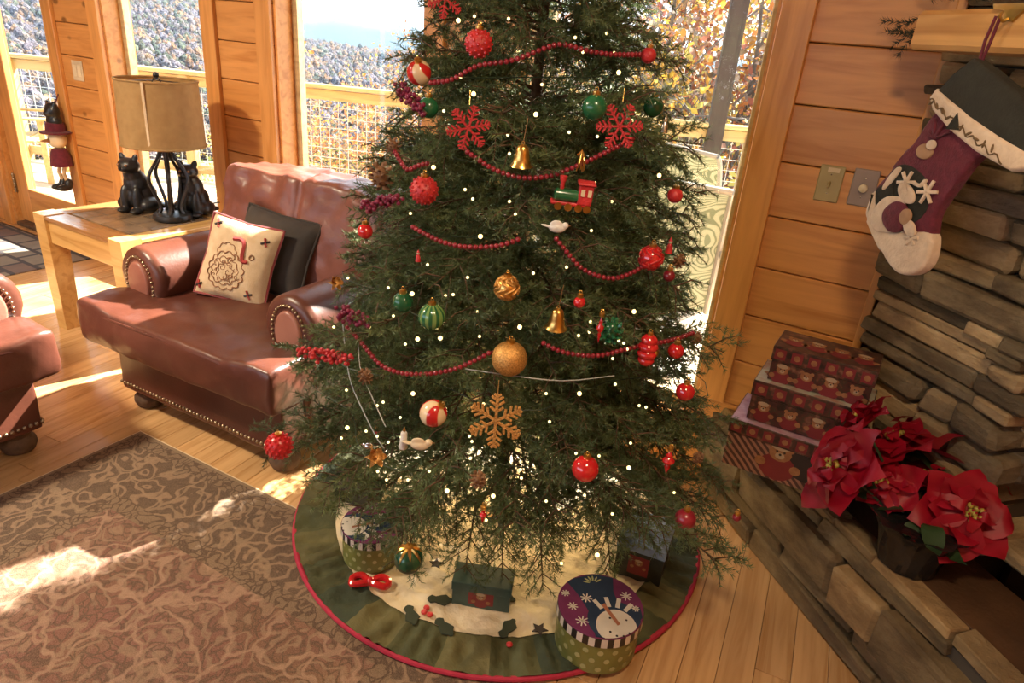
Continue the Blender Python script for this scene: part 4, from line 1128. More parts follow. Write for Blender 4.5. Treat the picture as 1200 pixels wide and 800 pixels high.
# ------------------------------------------------------------------ cushions on the armchair
def pillow_pt(u, v, w, h, T, side):
    e = (max(0, 1 - abs(u) ** 2.6) * max(0, 1 - abs(v) ** 2.6)) ** .55
    return Vector((w / 2 * u * (1 - .07 * (1 - abs(v)) * abs(u)), side * T / 2 * e, h / 2 * v * (1 - .07 * (1 - abs(u)) * abs(v))))
def pillow(name, label, loc, rot, w, h, T, mat, piping=None):
    t = thing(name, label, 'cushion', loc, rot, None)
    n = 22; mb = MB()
    for side in (-1, 1):
        vs = [pillow_pt(i / n * 2 - 1, j / n * 2 - 1, w, h, T, side) + Vector((0, .004 * fbm((i * .3, j * .3, side), 1), h / 2)) for j in range(n + 1) for i in range(n + 1)]
        fs = [(j * (n + 1) + i, j * (n + 1) + i + 1, (j + 1) * (n + 1) + i + 1, (j + 1) * (n + 1) + i) for j in range(n) for i in range(n)]
        mb.add(vs, fs if side < 0 else [f[::-1] for f in fs])
    mb.build('cover', mat, t, smooth=120)
    if piping:
        ed = [pillow_pt(u, v, w, h, T, 1) + Vector((0, 0, h / 2)) for u, v in [(-1 + k / 8, -1) for k in range(16)] + [(1, -1 + k / 8) for k in range(16)] + [(1 - k / 8, 1) for k in range(16)] + [(-1, 1 - k / 8) for k in range(16)]]
        MB().tube(ed, .006, 6, closed=True).build('piping', piping, t)
    return t
M['tapestry'] = pm('cream_tapestry', (.66, .50, .32), (.55, .39, .23), rough=.9, scale=22, bump=.4, bscale=240, bdist=.003)
M['thread_brown'] = pm('tan_thread', (.33, .16, .085), rough=.9)
M['thread_red'] = pm('red_thread', (.36, .045, .04), rough=.9)
M['dark_velvet'] = pm('dark_green_velvet', (.035, .026, .020), (.022, .015, .012), rough=.8, sheen=.1)
M['red_velvet'] = pm('red_velvet', (.30, .03, .03), (.20, .015, .02), rough=.8, sheen=.6)
pw, ph_, pt_ = .315, .345, .12
sp = pillow('tapestry_cushion', 'cream tapestry cushion with embroidered curls and red edge, leaning on the armchair arm', tuple(onz(268, 353, .512)), (math.radians(-22), math.radians(8), math.radians(20)), pw, ph_, pt_, 'tapestry', 'red_velvet')
def stitch(uv, r, mat, nm, closed=False):
    pts = [pillow_pt(u, v, pw, ph_, pt_, -1) + Vector((0, -.0015, ph_ / 2)) for u, v in uv]
    MB().tube(pts, r, 5, closed=closed).build(nm, mat, sp)
def scallop(cx, cy, rx, ry, n, amp, ph=0): return [(cx + (rx + amp * abs(math.sin(n / 2 * a + ph))) * math.cos(a), cy + (ry + amp * abs(math.sin(n / 2 * a + ph))) * math.sin(a)) for a in (2 * PI * k / 90 for k in range(90))]
stitch(scallop(-.12, -.30, .46, .42, 14, .07), .0022, 'thread_brown', 'stitching', True)
stitch(scallop(-.14, -.30, .34, .30, 11, .06, .6), .0016, 'thread_brown', 'stitching', True)
stitch(scallop(-.12, -.32, .20, .17, 9, .05, .2), .0016, 'thread_brown', 'stitching', True)
stitch(scallop(-.20, .14, .24, .22, 9, .04, .4), .0018, 'thread_brown', 'stitching', True)
for a0 in range(14):
    cx, cy = -.12 + .36 * math.cos(a0 * 2.4) * math.sqrt((a0 + 1) / 15), -.30 + .33 * math.sin(a0 * 2.4) * math.sqrt((a0 + 1) / 15)
    stitch([(cx + (.01 + .012 * k) * math.cos(k * .8 + a0), cy + (.01 + .012 * k) * math.sin(k * .8 + a0)) for k in range(8)], .0013, 'thread_brown', 'stitching')
stitch(spline([(-.12, .52), (.10, .55), (.22, .42), (.24, .18), (.30, .04), (.42, .06)], 6), .0085, 'thread_red', 'red_ribbon')
stitch([(.50 + .06 * math.cos(a), .18 + .06 * math.sin(a)) for a in (2 * PI * k / 16 for k in range(16))], .003, 'thread_brown', 'stitching', True)
for cx, cy in ((.70, .62), (.60, -.72), (-.86, -.78), (-.72, .78)):
    for k in range(4): stitch([(cx, cy), (cx + .11 * math.cos(k * 1.6 + .4), cy + .11 * math.sin(k * 1.6 + .4))], .005, 'thread_red' if k % 2 else 'bear_dark', 'holly_stitch')
pillow('dark_cushion', 'dark green velvet cushion behind the tapestry cushion on the armchair', (-2.31, 1.865, .522), (math.radians(-24), math.radians(4), math.radians(6)), .40, .35, .14, 'dark_velvet', 'dark_velvet')

# ------------------------------------------------------------------ end table
tx0, tx1, ty0, ty1, tz = -3.765, -3.02, 1.68, 2.36, .62
tab = thing('end_table', 'honey wood end table with dark slate inlay top between armchair and door', 'table', ((tx0 + tx1) / 2, (ty0 + ty1) / 2, 0))
tw, td = tx1 - tx0, ty1 - ty0
def taper_leg(x, y):
    a, b = .050, .040; mb = MB()
    vs = [(x + i * q, y + j * q, zz) for zz, q in ((0, b), (tz + .004, a)) for i, j in ((-1, -1), (1, -1), (1, 1), (-1, 1))]
    mb.add(vs, [(3, 2, 1, 0), (4, 5, 6, 7), (0, 1, 5, 4), (1, 2, 6, 5), (2, 3, 7, 6), (3, 0, 4, 7)]); return mb
for sx in (-1, 1):
    for sy in (-1, 1): taper_leg(sx * (tw / 2 - .05), sy * (td / 2 - .05)).build('leg', 'table_wood', tab, smooth=0)
for sy in (-1, 1): MB().box((0, sy * (td / 2 - .028), tz - .075), (tw - .2, .026, .13), .003).build('apron', 'table_wood', tab, smooth=0)
for sx in (-1, 1): MB().box((0, 0, 0), (td - .2, .026, .13), .003).build('apron', 'table_wood', tab, smooth=0, loc=(sx * (tw / 2 - .028), 0, tz - .075), rot=(0, 0, PI / 2))
for sy in (-1, 1): MB().box((0, sy * (td / 2 - .055), tz - .010), (tw - .2, .105, .02), .003).build('top_board', 'table_top' if sy < 0 else 'table_wood', tab, smooth=0)
for sx in (-1, 1): MB().box((0, 0, 0), (td - .2, .105, .02), .003).build('top_board', 'table_top' if sx < 0 else 'table_wood', tab, smooth=0, loc=(sx * (tw / 2 - .055), 0, tz - .010), rot=(0, 0, PI / 2))
MB().box((0, 0, tz - .016), (tw - .19, td - .19, .012)).build('top_panel', 'table_top', tab, smooth=0)
for i in range(4):
    for j in range(4):
        q = (tw - .24) / 4; q2 = (td - .24) / 4
        MB().box((0, 0, 0), (q - .005, q2 - .005, .010), .002).build('slate_tile', 'table_tile', tab, smooth=0, loc=(-(tw - .24) / 2 + (i + .5) * q, -(td - .24) / 2 + (j + .5) * q2, tz - .006))

# ------------------------------------------------------------------ table lamp
def shade_mat():
    m, nt, b = new_mat('burlap_shade')
    tc = node(nt, 'ShaderNodeTexCoord')
    w1 = node(nt, 'ShaderNodeTexWave', {'Vector': tc.outputs['Object'], 'Scale': 160.0}, bands_direction='Z'); n1 = node(nt, 'ShaderNodeTexNoise', {'Vector': tc.outputs['Object'], 'Scale': 30.0, 'Detail': 6})
    col = mixc(nt, math_n(nt, 'MULTIPLY', w1.outputs['Fac'], .35), ramp(nt, n1.outputs['Fac'], [(.3, (.42, .26, .105)), (.7, (.58, .38, .17))]), (.38, .23, .09))
    nt.links.new(col, b.inputs['Base Color']); b.inputs['Roughness'].default_value = .9
    tr = node(nt, 'ShaderNodeBsdfTranslucent', {'Color': (.62, .45, .22, 1)}); mx = node(nt, 'ShaderNodeMixShader', {'Fac': .45, 1: b.outputs[0], 2: tr.outputs[0]})
    nt.links.new(mx.outputs[0], nt.nodes['Material Output'].inputs['Surface']); return m
M['shade'] = shade_mat()
lp = onz(203, 256, tz + .004)
lamp = thing('table_lamp', 'wrought iron table lamp with tan burlap drum shade on the end table', 'lamp', (lp.x, lp.y, tz + .005), (0, 0, math.radians(25)))
MB().lathe([(.0, 0), (.092, 0), (.095, .012), (.090, .026), (.07, .032), (.02, .036), (0, .036)], 28).build('base', 'black_iron', lamp)
for k in range(5):
    a = 2 * PI * k / 5
    pr = spline([(.062, .028), (.050, .07), (.085, .17), (.088, .23), (.045, .30), (.020, .36)], 5)
    MB().tube([(r * math.cos(a + z * 1.2), r * math.sin(a + z * 1.2), z) for r, z in pr], .0085, 8).build('scroll_rod', 'black_iron', lamp)
MB().tube([(0, 0, .03), (0, 0, .37)], .011, 10).build('stem', 'black_iron', lamp)
MB().lathe([(.018, .36), (.022, .37), (.022, .43), (.016, .44)], 16).build('socket', 'brass_nail', lamp)
MB().ball((0, 0, .49), .032, 14, 10, (1, 1, 1.3)).build('bulb', 'white_paint', lamp)
MB().tube(spline([(.015, 0, .43), (.05, 0, .47), (.055, 0, .56), (.02, 0, .667), (0, 0, .678), (-.02, 0, .667), (-.055, 0, .56), (-.05, 0, .47), (-.015, 0, .43)], 5), .003, 6).build('harp', 'black_iron', lamp)
sh = MB(); zb, zt, rb, rt = .372, .672, .192, .182
sh.lathe([(rb, zb), (rt, zt)], 48); sh.v = sh.v; sh.f = [f for f in sh.f if len(f) == 4]; sh.m = [0] * len(sh.f)
nv = len(sh.v); sh.add([(x * .99, y * .99, z) for x, y, z in sh.v], [f[::-1] for f in sh.f])
shade = sh.build('lamp_shade', 'shade', lamp, smooth=60)
for z, r in ((zb, rb), (zt, rt)): MB().tube([(r * math.cos(2 * PI * k / 48), r * math.sin(2 * PI * k / 48), z) for k in range(48)], .0055, 6, closed=True).build('rim_trim', 'shade', shade)
MB().box((0, 0, 0), (.012, .003, zt - zb), .001).build('seam', 'tapestry', shade, smooth=0, loc=(.1895 * math.cos(-1.35), .1895 * math.sin(-1.35), (zb + zt) / 2), rot=(0, 0, -1.35 + PI / 2))
for k in range(3): MB().tube([(0, 0, .670), (.18 * math.cos(k * 2.09), .18 * math.sin(k * 2.09), .667)], .0025, 5).build('spider_arm', 'black_iron', lamp)
MB().ball((0, 0, .694), .014, 12, 8).build('finial', 'black_iron', lamp)
MB().tube([(.015, 0, .40), (.04, 0, .40)], .005, 8).build('switch', 'black_iron', lamp)
cpath = [Matrix.Rotation(-math.radians(25), 3, 'Z') @ (onz(x, y, tz + .009) - Vector((lp.x, lp.y, tz + .005))) for x, y in ((214, 250), (228, 245), (242, 240), (258, 237), (272, 240))]
MB().tube(spline(cpath, 5), .0035, 6).build('cord', 'black_iron', lamp)

# ------------------------------------------------------------------ black cat figurines
def cat(label, loc, rz, s):
    t = thing('cat_figurine', label, 'figurine', loc, (0, 0, rz)); t.scale = (s * 1.22, s * 1.2, s)
    parts = [((0, .015, .075), (.062, .068, .078)), ((0, -.005, .14), (.050, .050, .065)), ((0, -.02, .185), (.038, .038, .045)), ((0, -.035, .232), (.045, .042, .040)),
             ((0, -.070, .222), (.022, .018, .016)), ((-.028, -.045, .06), (.020, .024, .075)), ((.028, -.045, .06), (.020, .024, .075)), ((-.03, -.065, .012), (.022, .032, .014)), ((.03, -.065, .012), (.022, .032, .014)),
             ((-.055, .0, .035), (.032, .055, .036)), ((.055, .0, .035), (.032, .055, .036)), ((-.03, -.03, .270), (.014, .010, .024), (0, -.25, 0)), ((.03, -.03, .270), (.014, .010, .024), (0, .25, 0)),
             ((.06, .06, .015), (.03, .02, .014)), ((.02, .085, .015), (.05, .018, .014))]
    finish(blob(parts, .005, 4), 'body', 'black_fig', t, smooth=180)
    for q in (-1, 1): MB().ball((q * .017, -.0735, .240), .0065, 8, 6).build('eye', 'bear', t)
    MB().ball((0, -.088, .228), .005, 8, 6).build('nose', 'bear_dark', t)
    return t
p = onz(163, 246, tz + .003)
cat('black sitting cat figurine on the end table nearest the glass door', (p.x, p.y + .01, tz + .005), math.radians(20), 1.02)
cat('black cat figurine half hidden behind the iron lamp rods', (p.x + .235, p.y + .165, tz + .005), math.radians(35), .98)

# ------------------------------------------------------------------ hanging doll on the door casing
p = ony(70, 168, WY - .06)
doll = thing('hanging_doll', 'snowman doll with bear hat and dangling boots hanging by the glass door', 'ornament', (p.x + .03, WY - .085, p.z - .30))
doll.scale = (1.22, 1.22, 1.3)
finish(blob([((0, 0, .39), (.045, .035, .045)), ((-.03, 0, .425), (.016, .012, .016)), ((.03, 0, .425), (.016, .012, .016)), ((0, -.03, .38), (.02, .016, .016)), ((0, 0, .345), (.05, .035, .03))], .006, 3), 'bear_head', 'black_fig', doll, smooth=180)
MB().lathe([(.075, 0), (.078, .008), (.05, .012), (.045, .05), (.02, .06), (0, .06)], 20, (0, 0, .285)).build('hat', 'stk_red', doll)
MB().ball((0, 0, .255), .045, 16, 12).build('head', 'cream_orn', doll)
MB().lathe([(.012, 0), (.006, .03), (0, .05)], 8, mat=Matrix.Translation((0, -.04, .252)) @ Matrix.Rotation(PI / 2, 4, 'X')).build('nose', 'bear', doll)
MB().lathe([(.0, .12), (.055, .125), (.05, .17), (.035, .21), (0, .215)], 18).build('coat', 'stk_red', doll)
MB().ball((-.045, -.01, .155), .035, 10, 8, (.7, .6, 1.3)).build('mitten', 'green_leaf', doll)
for s_ in (-1, 1):
    MB().tube([(s_ * .022, 0, .125), (s_ * .024, -.01, .09), (s_ * .022, 0, .05)], .010, 8).build('leg', 'tapestry', doll)
    finish(blob([((s_ * .026, -.02, .018), (.024, .042, .018)), ((s_ * .026, .005, .038), (.022, .022, .026))], .005, 3), 'boot', 'black_fig', doll, smooth=180)
MB().tube([(0, .02, .42), (0, .045, .47)], .003, 6).build('hanging_loop', 'stk_red', doll)

# ------------------------------------------------------------------ carpet and door mat
def rug_mat():
    m, nt, b = new_mat('faded_oriental_carpet')
    tc = node(nt, 'ShaderNodeTexCoord'); sep = node(nt, 'ShaderNodeSeparateXYZ', {0: tc.outputs['Object']})
    X, Y = sep.outputs[0], sep.outputs[1]
    d = math_n(nt, 'MINIMUM', math_n(nt, 'SUBTRACT', RW / 2, math_n(nt, 'ABSOLUTE', X)), math_n(nt, 'SUBTRACT', RH / 2, math_n(nt, 'ABSOLUTE', Y)))
    nz = node(nt, 'ShaderNodeTexNoise', {'Vector': tc.outputs['Object'], 'Scale': 9.0, 'Detail': 2})
    vm = node(nt, 'ShaderNodeVectorMath', {0: nz.outputs['Color'], 'Scale': .16}, operation='SCALE'); va = node(nt, 'ShaderNodeVectorMath', {0: tc.outputs['Object'], 1: vm.outputs[0]}, operation='ADD')
    # scrolling vines: rings and cells
    vo = node(nt, 'ShaderNodeTexVoronoi', {'Vector': va.outputs[0], 'Scale': 6.0}, feature='DISTANCE_TO_EDGE')
    vine_f = ramp(nt, vo.outputs['Distance'], [(.022, (1, 1, 1)), (.045, (0, 0, 0))])
    v2 = node(nt, 'ShaderNodeTexVoronoi', {'Vector': va.outputs[0], 'Scale': 8.5}); 
    ring = ramp(nt, math_n(nt, 'FRACT', math_n(nt, 'MULTIPLY', v2.outputs['Distance'], 3.2)), [(.30, (0, 0, 0)), (.42, (1, 1, 1)), (.60, (1, 1, 1)), (.72, (0, 0, 0))])
    v3 = node(nt, 'ShaderNodeTexVoronoi', {'Vector': va.outputs[0], 'Scale': 30.0}, feature='DISTANCE_TO_EDGE')
    dots = ramp(nt, v3.outputs['Distance'], [(.05, (1, 1, 1)), (.11, (0, 0, 0))])
    tone = node(nt, 'ShaderNodeTexNoise', {'Vector': tc.outputs['Object'], 'Scale': 2.2, 'Detail': 3})
    field = ramp(nt, tone.outputs['Fac'], [(.35, (.20, .10, .052)), (.52, (.22, .085, .072)), (.66, (.25, .125, .10))])
    cellc = ramp(nt, v2.outputs['Color'], [(.3, (.17, .075, .055)), (.55, (.24, .15, .09)), (.8, (.12, .07, .045))])
    field = mixc(nt, .45, field, cellc)
    field = mixc(nt, math_n(nt, 'MULTIPLY', dots, .7), field, (.075, .045, .03))
    field = mixc(nt, math_n(nt, 'MULTIPLY', ring, .6), field, (.33, .215, .14))
    field = mixc(nt, math_n(nt, 'MULTIPLY', vine_f, .6), field, (.42, .26, .18))
    bord = mixc(nt, math_n(nt, 'MULTIPLY', dots, .5), (.105, .068, .045), (.05, .032, .025))
    bord = mixc(nt, math_n(nt, 'MULTIPLY', ring, .85), bord, (.30, .195, .125))
    bord = mixc(nt, math_n(nt, 'MULTIPLY', vine_f, .7), bord, (.30, .205, .13))
    guard = mixc(nt, dots, (.20, .135, .085), (.075, .045, .03))
    edge = node(nt, 'ShaderNodeValToRGB'); edge.color_ramp.interpolation = 'CONSTANT'
    els = edge.color_ramp.elements
    while len(els) < 6: els.new(.5)
    for e, (p_, c) in zip(els, ((0, 0), (.012, .33), (.075, .66), (.30, .33), (.36, 1.0), (.9, 1.0))):
        e.position = p_; e.color = (c, c, c, 1)
    nt.links.new(d, edge.inputs['Fac'])
    k = edge.outputs['Color']
    def eq(v): return math_n(nt, 'COMPARE', k, v, .1)
    col = mixc(nt, eq(.33), (.24, .165, .105), guard); col = mixc(nt, eq(.66), col, bord); col = mixc(nt, eq(1.0), col, field)
    pile = node(nt, 'ShaderNodeTexNoise', {'Vector': tc.outputs['Object'], 'Scale': 420.0, 'Detail': 2})
    col = mixc(nt, .30, col, ramp(nt, pile.outputs['Fac'], [(.35, (.055, .04, .03)), (.65, (.38, .265, .195))]))
    nt.links.new(col, b.inputs['Base Color']); b.inputs['Roughness'].default_value = .95; b.inputs['Specular IOR Level'].default_value = .15
    add_bump(nt, b, pile.outputs['Fac'], .5, .004)
    return m
RW, RH = 1.9, 2.6
M['rug'] = rug_mat()
rug_rot = math.radians(2.0)
rc = Vector((-2.466, 1.334, 0)) + Matrix.Rotation(rug_rot, 3, 'Z') @ Vector((RW / 2, -RH / 2, 0))
rug = thing('area_carpet', 'faded brown oriental carpet with floral border on the oak floor', 'carpet', (rc.x, rc.y, .0), (0, 0, rug_rot))
MB().box((0, 0, .0055), (RW, RH, .009), .003).build('pile', 'rug', rug, smooth=0)
MB().box((0, RH / 2, .0055), (RW + .01, .008, .008), .002).box((-RW / 2, 0, .0055), (.008, RH, .008), .002).box((RW / 2, 0, .0055), (.008, RH, .008), .002).build('bound_edge', 'tapestry', rug, smooth=0)
def mat_mat():
    m, nt, b = new_mat('block_mat')
    tc = node(nt, 'ShaderNodeTexCoord')
    br = node(nt, 'ShaderNodeTexBrick', {'Vector': tc.outputs['Object'], 'Color1': (.27, .23, .17, 1), 'Color2': (.16, .085, .07, 1), 'Mortar': (.05, .045, .05, 1), 'Scale': 3.2, 'Mortar Size': .05, 'Brick Width': .7, 'Row Height': .5})
    n1 = node(nt, 'ShaderNodeTexNoise', {'Vector': tc.outputs['Object'], 'Scale': 14.0, 'Detail': 4})
    nt.links.new(mixc(nt, math_n(nt, 'MULTIPLY', n1.outputs['Fac'], .6), br.outputs['Color'], (.08, .07, .07)), b.inputs['Base Color']); b.inputs['Roughness'].default_value = .95
    return m
M['door_mat'] = mat_mat()
dm = thing('door_mat', 'small dark patterned mat on the floor in front of the glass door', 'mat', (-5.35, 2.08, 0), (0, 0, 0))
MB().box((0, 0, .005), (1.25, .70, .009), .003).build('pile', 'door_mat', dm, smooth=0); MB().box((0, .35, .0055), (1.25, .02, .010), .002).box((0, -.35, .0055), (1.25, .02, .010), .002).build('bound_edge', 'bear_dark', dm, smooth=0)
# ------------------------------------------------------------------ christmas tree
TC = Vector((-.991, 1.781, 0))
def TR(z):
    if z < .52: return .30 + (z - .2) * 1.31
    return max(.05, .72 - .345 * (z - .52))
def branch_mesh(L, seed):
    rr = np.random.default_rng(seed); segs = []; stem = MB(); K = 8
    P = [np.array((L * t, .02 * L * math.sin(3 * t + seed), L * (.16 * t - .26 * t * t))) for t in np.linspace(0, 1, K + 1)]
    stem.tube(P, [.0055 * (1 - .75 * i / K) for i in range(K + 1)], 5, mi=1, cap=False)
    def at(t):
        f = t * K; i = min(int(f), K - 1); return P[i] + (P[i + 1] - P[i]) * (f - i), (P[i + 1] - P[i]) / np.linalg.norm(P[i + 1] - P[i])
    for i in range(3, K): segs.append((P[i], P[i + 1]))
    t = .18; side = 1
    while t < .97:
        p, d = at(t)
        for sd in (side, -side) if rr.random() < .55 else (side,):
            roll = rr.normal(0, .55); lat = np.array((0, math.cos(roll) * sd, math.sin(roll)))
            dv = d * rr.uniform(.55, .95) + lat * rr.uniform(.6, .95); dv /= np.linalg.norm(dv)
            l = (.085 + .19 * (1 - t) * min(1, L / .55)) * rr.uniform(.75, 1.15)
            q = p + dv * l; q[2] -= l * .12
            mid = (p + q) / 2 + np.array((0, 0, .012)); segs += [(mid, q)]
            if l > .12: segs.append((p * .4 + mid * .6, mid))
            stem.tube([p, mid, q], [.0026, .002, .001], 3, mi=1, cap=False)
            if l > .10:
                for u in (.35, .6, .8)[:(3 if l > .17 else 2)]:
                    for s2 in (1, -1):
                        b0 = p + (q - p) * u; e = dv * .8 + np.cross(dv, (0, 0, 1)) * s2 * .75 + np.array((0, 0, rr.uniform(-.3, .3))); e /= np.linalg.norm(e)
                        l2 = rr.uniform(.045, .08) * (1.15 - u * .5); segs.append((b0, b0 + e * l2))
        side = -side; t += .052 / max(L, .3) * .62
    V, F = sprig(segs, 640, .0205, seed, .12)
    sv_ = np.array([tuple(v) for v in stem.v]); quads = np.array([f for f in stem.f if len(f) == 4])
    tri = np.vstack([quads[:, [0, 1, 2]], quads[:, [0, 2, 3]]]) + len(V)
    me = np_mesh('branch', np.vstack([V, sv_]), np.vstack([F, tri]))
    me.materials.append(M['needle']); me.materials.append(M['bark'])
    mi = np.zeros(len(F) + len(tri), np.int32); mi[len(F):] = 1; me.polygons.foreach_set('material_index', mi)
    return me
classes = [.80, .64, .50, .38, .26]
bmesh_lib = {c: [branch_mesh(c, int(c * 100) + k * 17) for k in range(3)] for c in classes}
tree = thing('christmas_tree', 'tall green artificial christmas tree standing on the round quilted skirt', 'christmas tree', TC)
MB().tube([(0, 0, .03), (0, 0, .6), (0, 0, 1.5), (0, 0, 2.42)], [.024, .022, .016, .005], 10).build('trunk', 'bark', tree)
stand = MB()
for k in range(4):
    a = k * PI / 2 + .6; stand.tube([(.02 * math.cos(a), .02 * math.sin(a), .12), (.16 * math.cos(a), .16 * math.sin(a), .035)], .011, 8)
stand.tube([(0, 0, .03), (0, 0, .2)], .032, 12); stand.build('stand', 'black_iron', tree)
random.seed(99)
nbr = 0; z = .335; ring = 0
while z < 2.38:
    R = TR(z); n = max(4, int(round(2 * PI * R / (.44 if z < .5 else .31 if z < 1.8 else .24))))
    for k in range(n):
        a = 2 * PI * (k + .5 * (ring % 2) + random.uniform(-.22, .22)) / n + ring * .37
        zz = z + random.uniform(-.035, .035)
        Lb = TR(zz) * random.uniform(.86, 1.10)
        if math.sin(a) > .1: Lb = min(Lb, (WY - .07 - TC.y) / math.sin(a))
        c = min(classes, key=lambda q: abs(q - Lb)); s = Lb / c
        o = link('branch', random.choice(bmesh_lib[c]), tree)
        pitch = -.10 + .40 * (zz / 2.3) + random.uniform(-.12, .10)
        o.matrix_basis = Matrix.Translation((0, 0, zz - .02)) @ Matrix.Rotation(a, 4, 'Z') @ Matrix.Rotation(-pitch, 4, 'Y') @ Matrix.Rotation(random.uniform(-.5, .5), 4, 'X') @ Matrix.Scale(s, 4)
        nbr += 1
    z += .077 if z < 1.9 else .09; ring += 1
# the long lower tips the photo shows at either side
for px, py, dist in ((308, 490, 1.0), (862, 640, 1.0), (858, 590, 1.0), (838, 400, 1.0)):
    d = ray(px, py); d.normalize(); t = (Vector((TC.x, TC.y, .5)) - CAM).dot(d) - (.5 if 400 < px < 700 else .02); tip = CAM + d * t
    st = Vector((TC.x, TC.y, tip.z + .03)); v = tip - st; Lb = v.length
    o = link('branch', bmesh_lib[.80][nbr % 3], tree)
    o.matrix_basis = Matrix.Translation(st - TC) @ v.to_track_quat('X', 'Z').to_matrix().to_4x4() @ Matrix.Scale(Lb / .80, 4); nbr += 1
# drooping front sprays
for px, py, L_, dx in ((468, 655, .34, -.04), (640, 690, .34, .03), (722, 672, .36, .08), (540, 668, .32, 0), (590, 676, .30, 0), (655, 640, .34, .02)):
    tip = onz(px, py, .16); inw = Vector((TC.x, TC.y, 0)) - Vector((tip.x, tip.y, 0)); inw.normalize()
    st = tip + inw * L_ * .72 + Vector((dx, 0, L_ * .66)); v = tip - st
    o = link('branch', bmesh_lib[.38][nbr % 3], tree); o.matrix_basis = Matrix.Translation(st - TC) @ v.to_track_quat('X', 'Z').to_matrix().to_4x4() @ Matrix.Scale(v.length / .38, 4); nbr += 1
print('branches', nbr)

def surf(px, py, k=1.0):
    """first point of the tree's outline cone along the pixel's ray, else the closest approach to the trunk"""
    d = ray(px, py); d.normalize(); best = None; t = .8
    while t < 3.2:
        p = CAM + d * t; q = math.hypot(p.x - TC.x, p.y - TC.y)
        if q <= TR(max(.15, p.z)) * k: return p
        if best is None or q - TR(p.z) < best[0]: best = (q - TR(p.z), p)
        t += .008
    return best[1]
def pxm(p): return F_PX / (p - CAM).dot(fwd)     # pixels per metre at a point

# ------------------------------------------------------------------ ornaments
def stripes_mat(name, ca, cb, n, twist, metal=0., rough=.25):
    m, nt, b = new_mat(name)
    tc = node(nt, 'ShaderNodeTexCoord'); sp_ = node(nt, 'ShaderNodeSeparateXYZ', {0: tc.outputs['Object']})
    ang = math_n(nt, 'ARCTAN2', sp_.outputs[1], sp_.outputs[0])
    f = math_n(nt, 'FRACT', math_n(nt, 'ADD', math_n(nt, 'MULTIPLY', ang, n / (2 * PI)), math_n(nt, 'ADD', math_n(nt, 'MULTIPLY', sp_.outputs[2], twist), 10)))
    col = ramp(nt, f, [(.44, ca), (.5, cb), (.94, cb), (1.0, ca)])
    nt.links.new(col, b.inputs['Base Color']); b.inputs['Roughness'].default_value = rough; b.inputs['Coat Weight'].default_value = .4; b.inputs['Metallic'].default_value = metal
    return m
M['stripe_red'] = stripes_mat('red_cream_stripe', (.55, .02, .02), (.78, .60, .38), 3, 10)
M['stripe_green'] = stripes_mat('green_line_stripe', (.02, .13, .05), (.16, .30, .09), 11, 0)
M['gold_green'] = stripes_mat('gold_green_stripe', (.012, .06, .03), (.02, .09, .04), 6, 4, .2)
M['dot_red'] = pm('beaded_red', (.60, .03, .035), (.46, .015, .02), rough=.3, scale=60)
def cap(t, r, h=None):
    h = h if h is not None else r
    MB().lathe([(.0055 + r * .1, 0), (.0065 + r * .1, .003), (.0065 + r * .1, .009), (.004, .011), (0, .0115)], 12, (0, 0, h - .003)).build('cap', 'gold', t)
    MB().tube([(.004 * math.cos(a), 0, h + .011 + .004 * math.sin(a)) for a in (2 * PI * k / 10 for k in range(10))], .0009, 4, closed=True).build('loop', 'gold', t)
def hang(name, label, cat_, px, py, k=1.06, rot=(0, 0, 0), group=None):
    p = surf(px, py, k); return thing(name, label, cat_, p, rot, group), p
def ball(label, px, py, rpx, mat, k=1.06, ribs=0, tilt=(0, 0, 0), extra=None):
    t, p = hang('christmas_ball', label, 'ornament', px, py, k, tilt); r = rpx / pxm(p)
    b = MB().ball((0, 0, 0), r, 32 if ribs else 24, 16, ripple=(lambda w, ph: -.06 * abs(math.sin(w * ribs / 2)) + .03) if ribs else None).build('globe', mat, t, smooth=60 if ribs else 180)
    cap(t, r)
    if extra: extra(t, r)
    return t
def knobs(mat, n=70, s=.16):
    def f(t, r):
        mb = MB()
        for i in range(n):
            z = 1 - 2 * (i + .5) / n; a = i * 2.39996; q = math.sqrt(1 - z * z); mb.ball((r * q * math.cos(a), r * q * math.sin(a), r * z), r * s, 6, 4)
        mb.build('beading', mat, t, kind='stuff')
    return f
def swirls(mat, n=7, w=.0022):
    def f(t, r):
        for k in range(n):
            pts = []
            for i in range(16):
                ph = -1.2 + 2.4 * i / 15; a = 2 * PI * k / n + .45 * math.sin(i * .85); pts.append((1.02 * r * math.cos(ph) * math.cos(a), 1.02 * r * math.cos(ph) * math.sin(a), 1.02 * r * math.sin(ph)))
            MB().tube(pts, w, 5).build('swirl', mat, t)
    return f
def starcap(mat):
    def f(t, r):
        for k in range(8):
            a = 2 * PI * k / 8; pts = [(1.03 * r * math.cos(ph) * math.cos(a), 1.03 * r * math.cos(ph) * math.sin(a), 1.03 * r * math.sin(ph)) for ph in (1.45, 1.0, .55 + .3 * (k % 2), .25 + .3 * (k % 2))]
            MB().tube(pts, [.004, .0045, .003, .0005], 5).build('gold_point', mat, t)
    return f
ball('shiny red crackle ball hanging at the upper left of the highest bead strand', 561, 51, 15.5, 'red_matte', extra=knobs('red_shiny', 60, .12))
ball('red and cream striped ball at the left end of the highest bead strand', 491, 85, 14.5, 'stripe_red', tilt=(.5, .3, 0))
ball('small plain red ball at the right end of the highest bead strand', 760, 65, 9, 'red_matte')
ball('smooth green ball left of the dark red glitter snowflake', 697, 126, 15, 'green_orn')
ball('red glitter ball hanging next to the plum berry pick', 497, 223, 16, 'red_matte', extra=knobs('red_glitter', 80, .11))
ball('small bright red ball hanging just below the plum berry pick', 428, 271, 9, 'red_shiny')
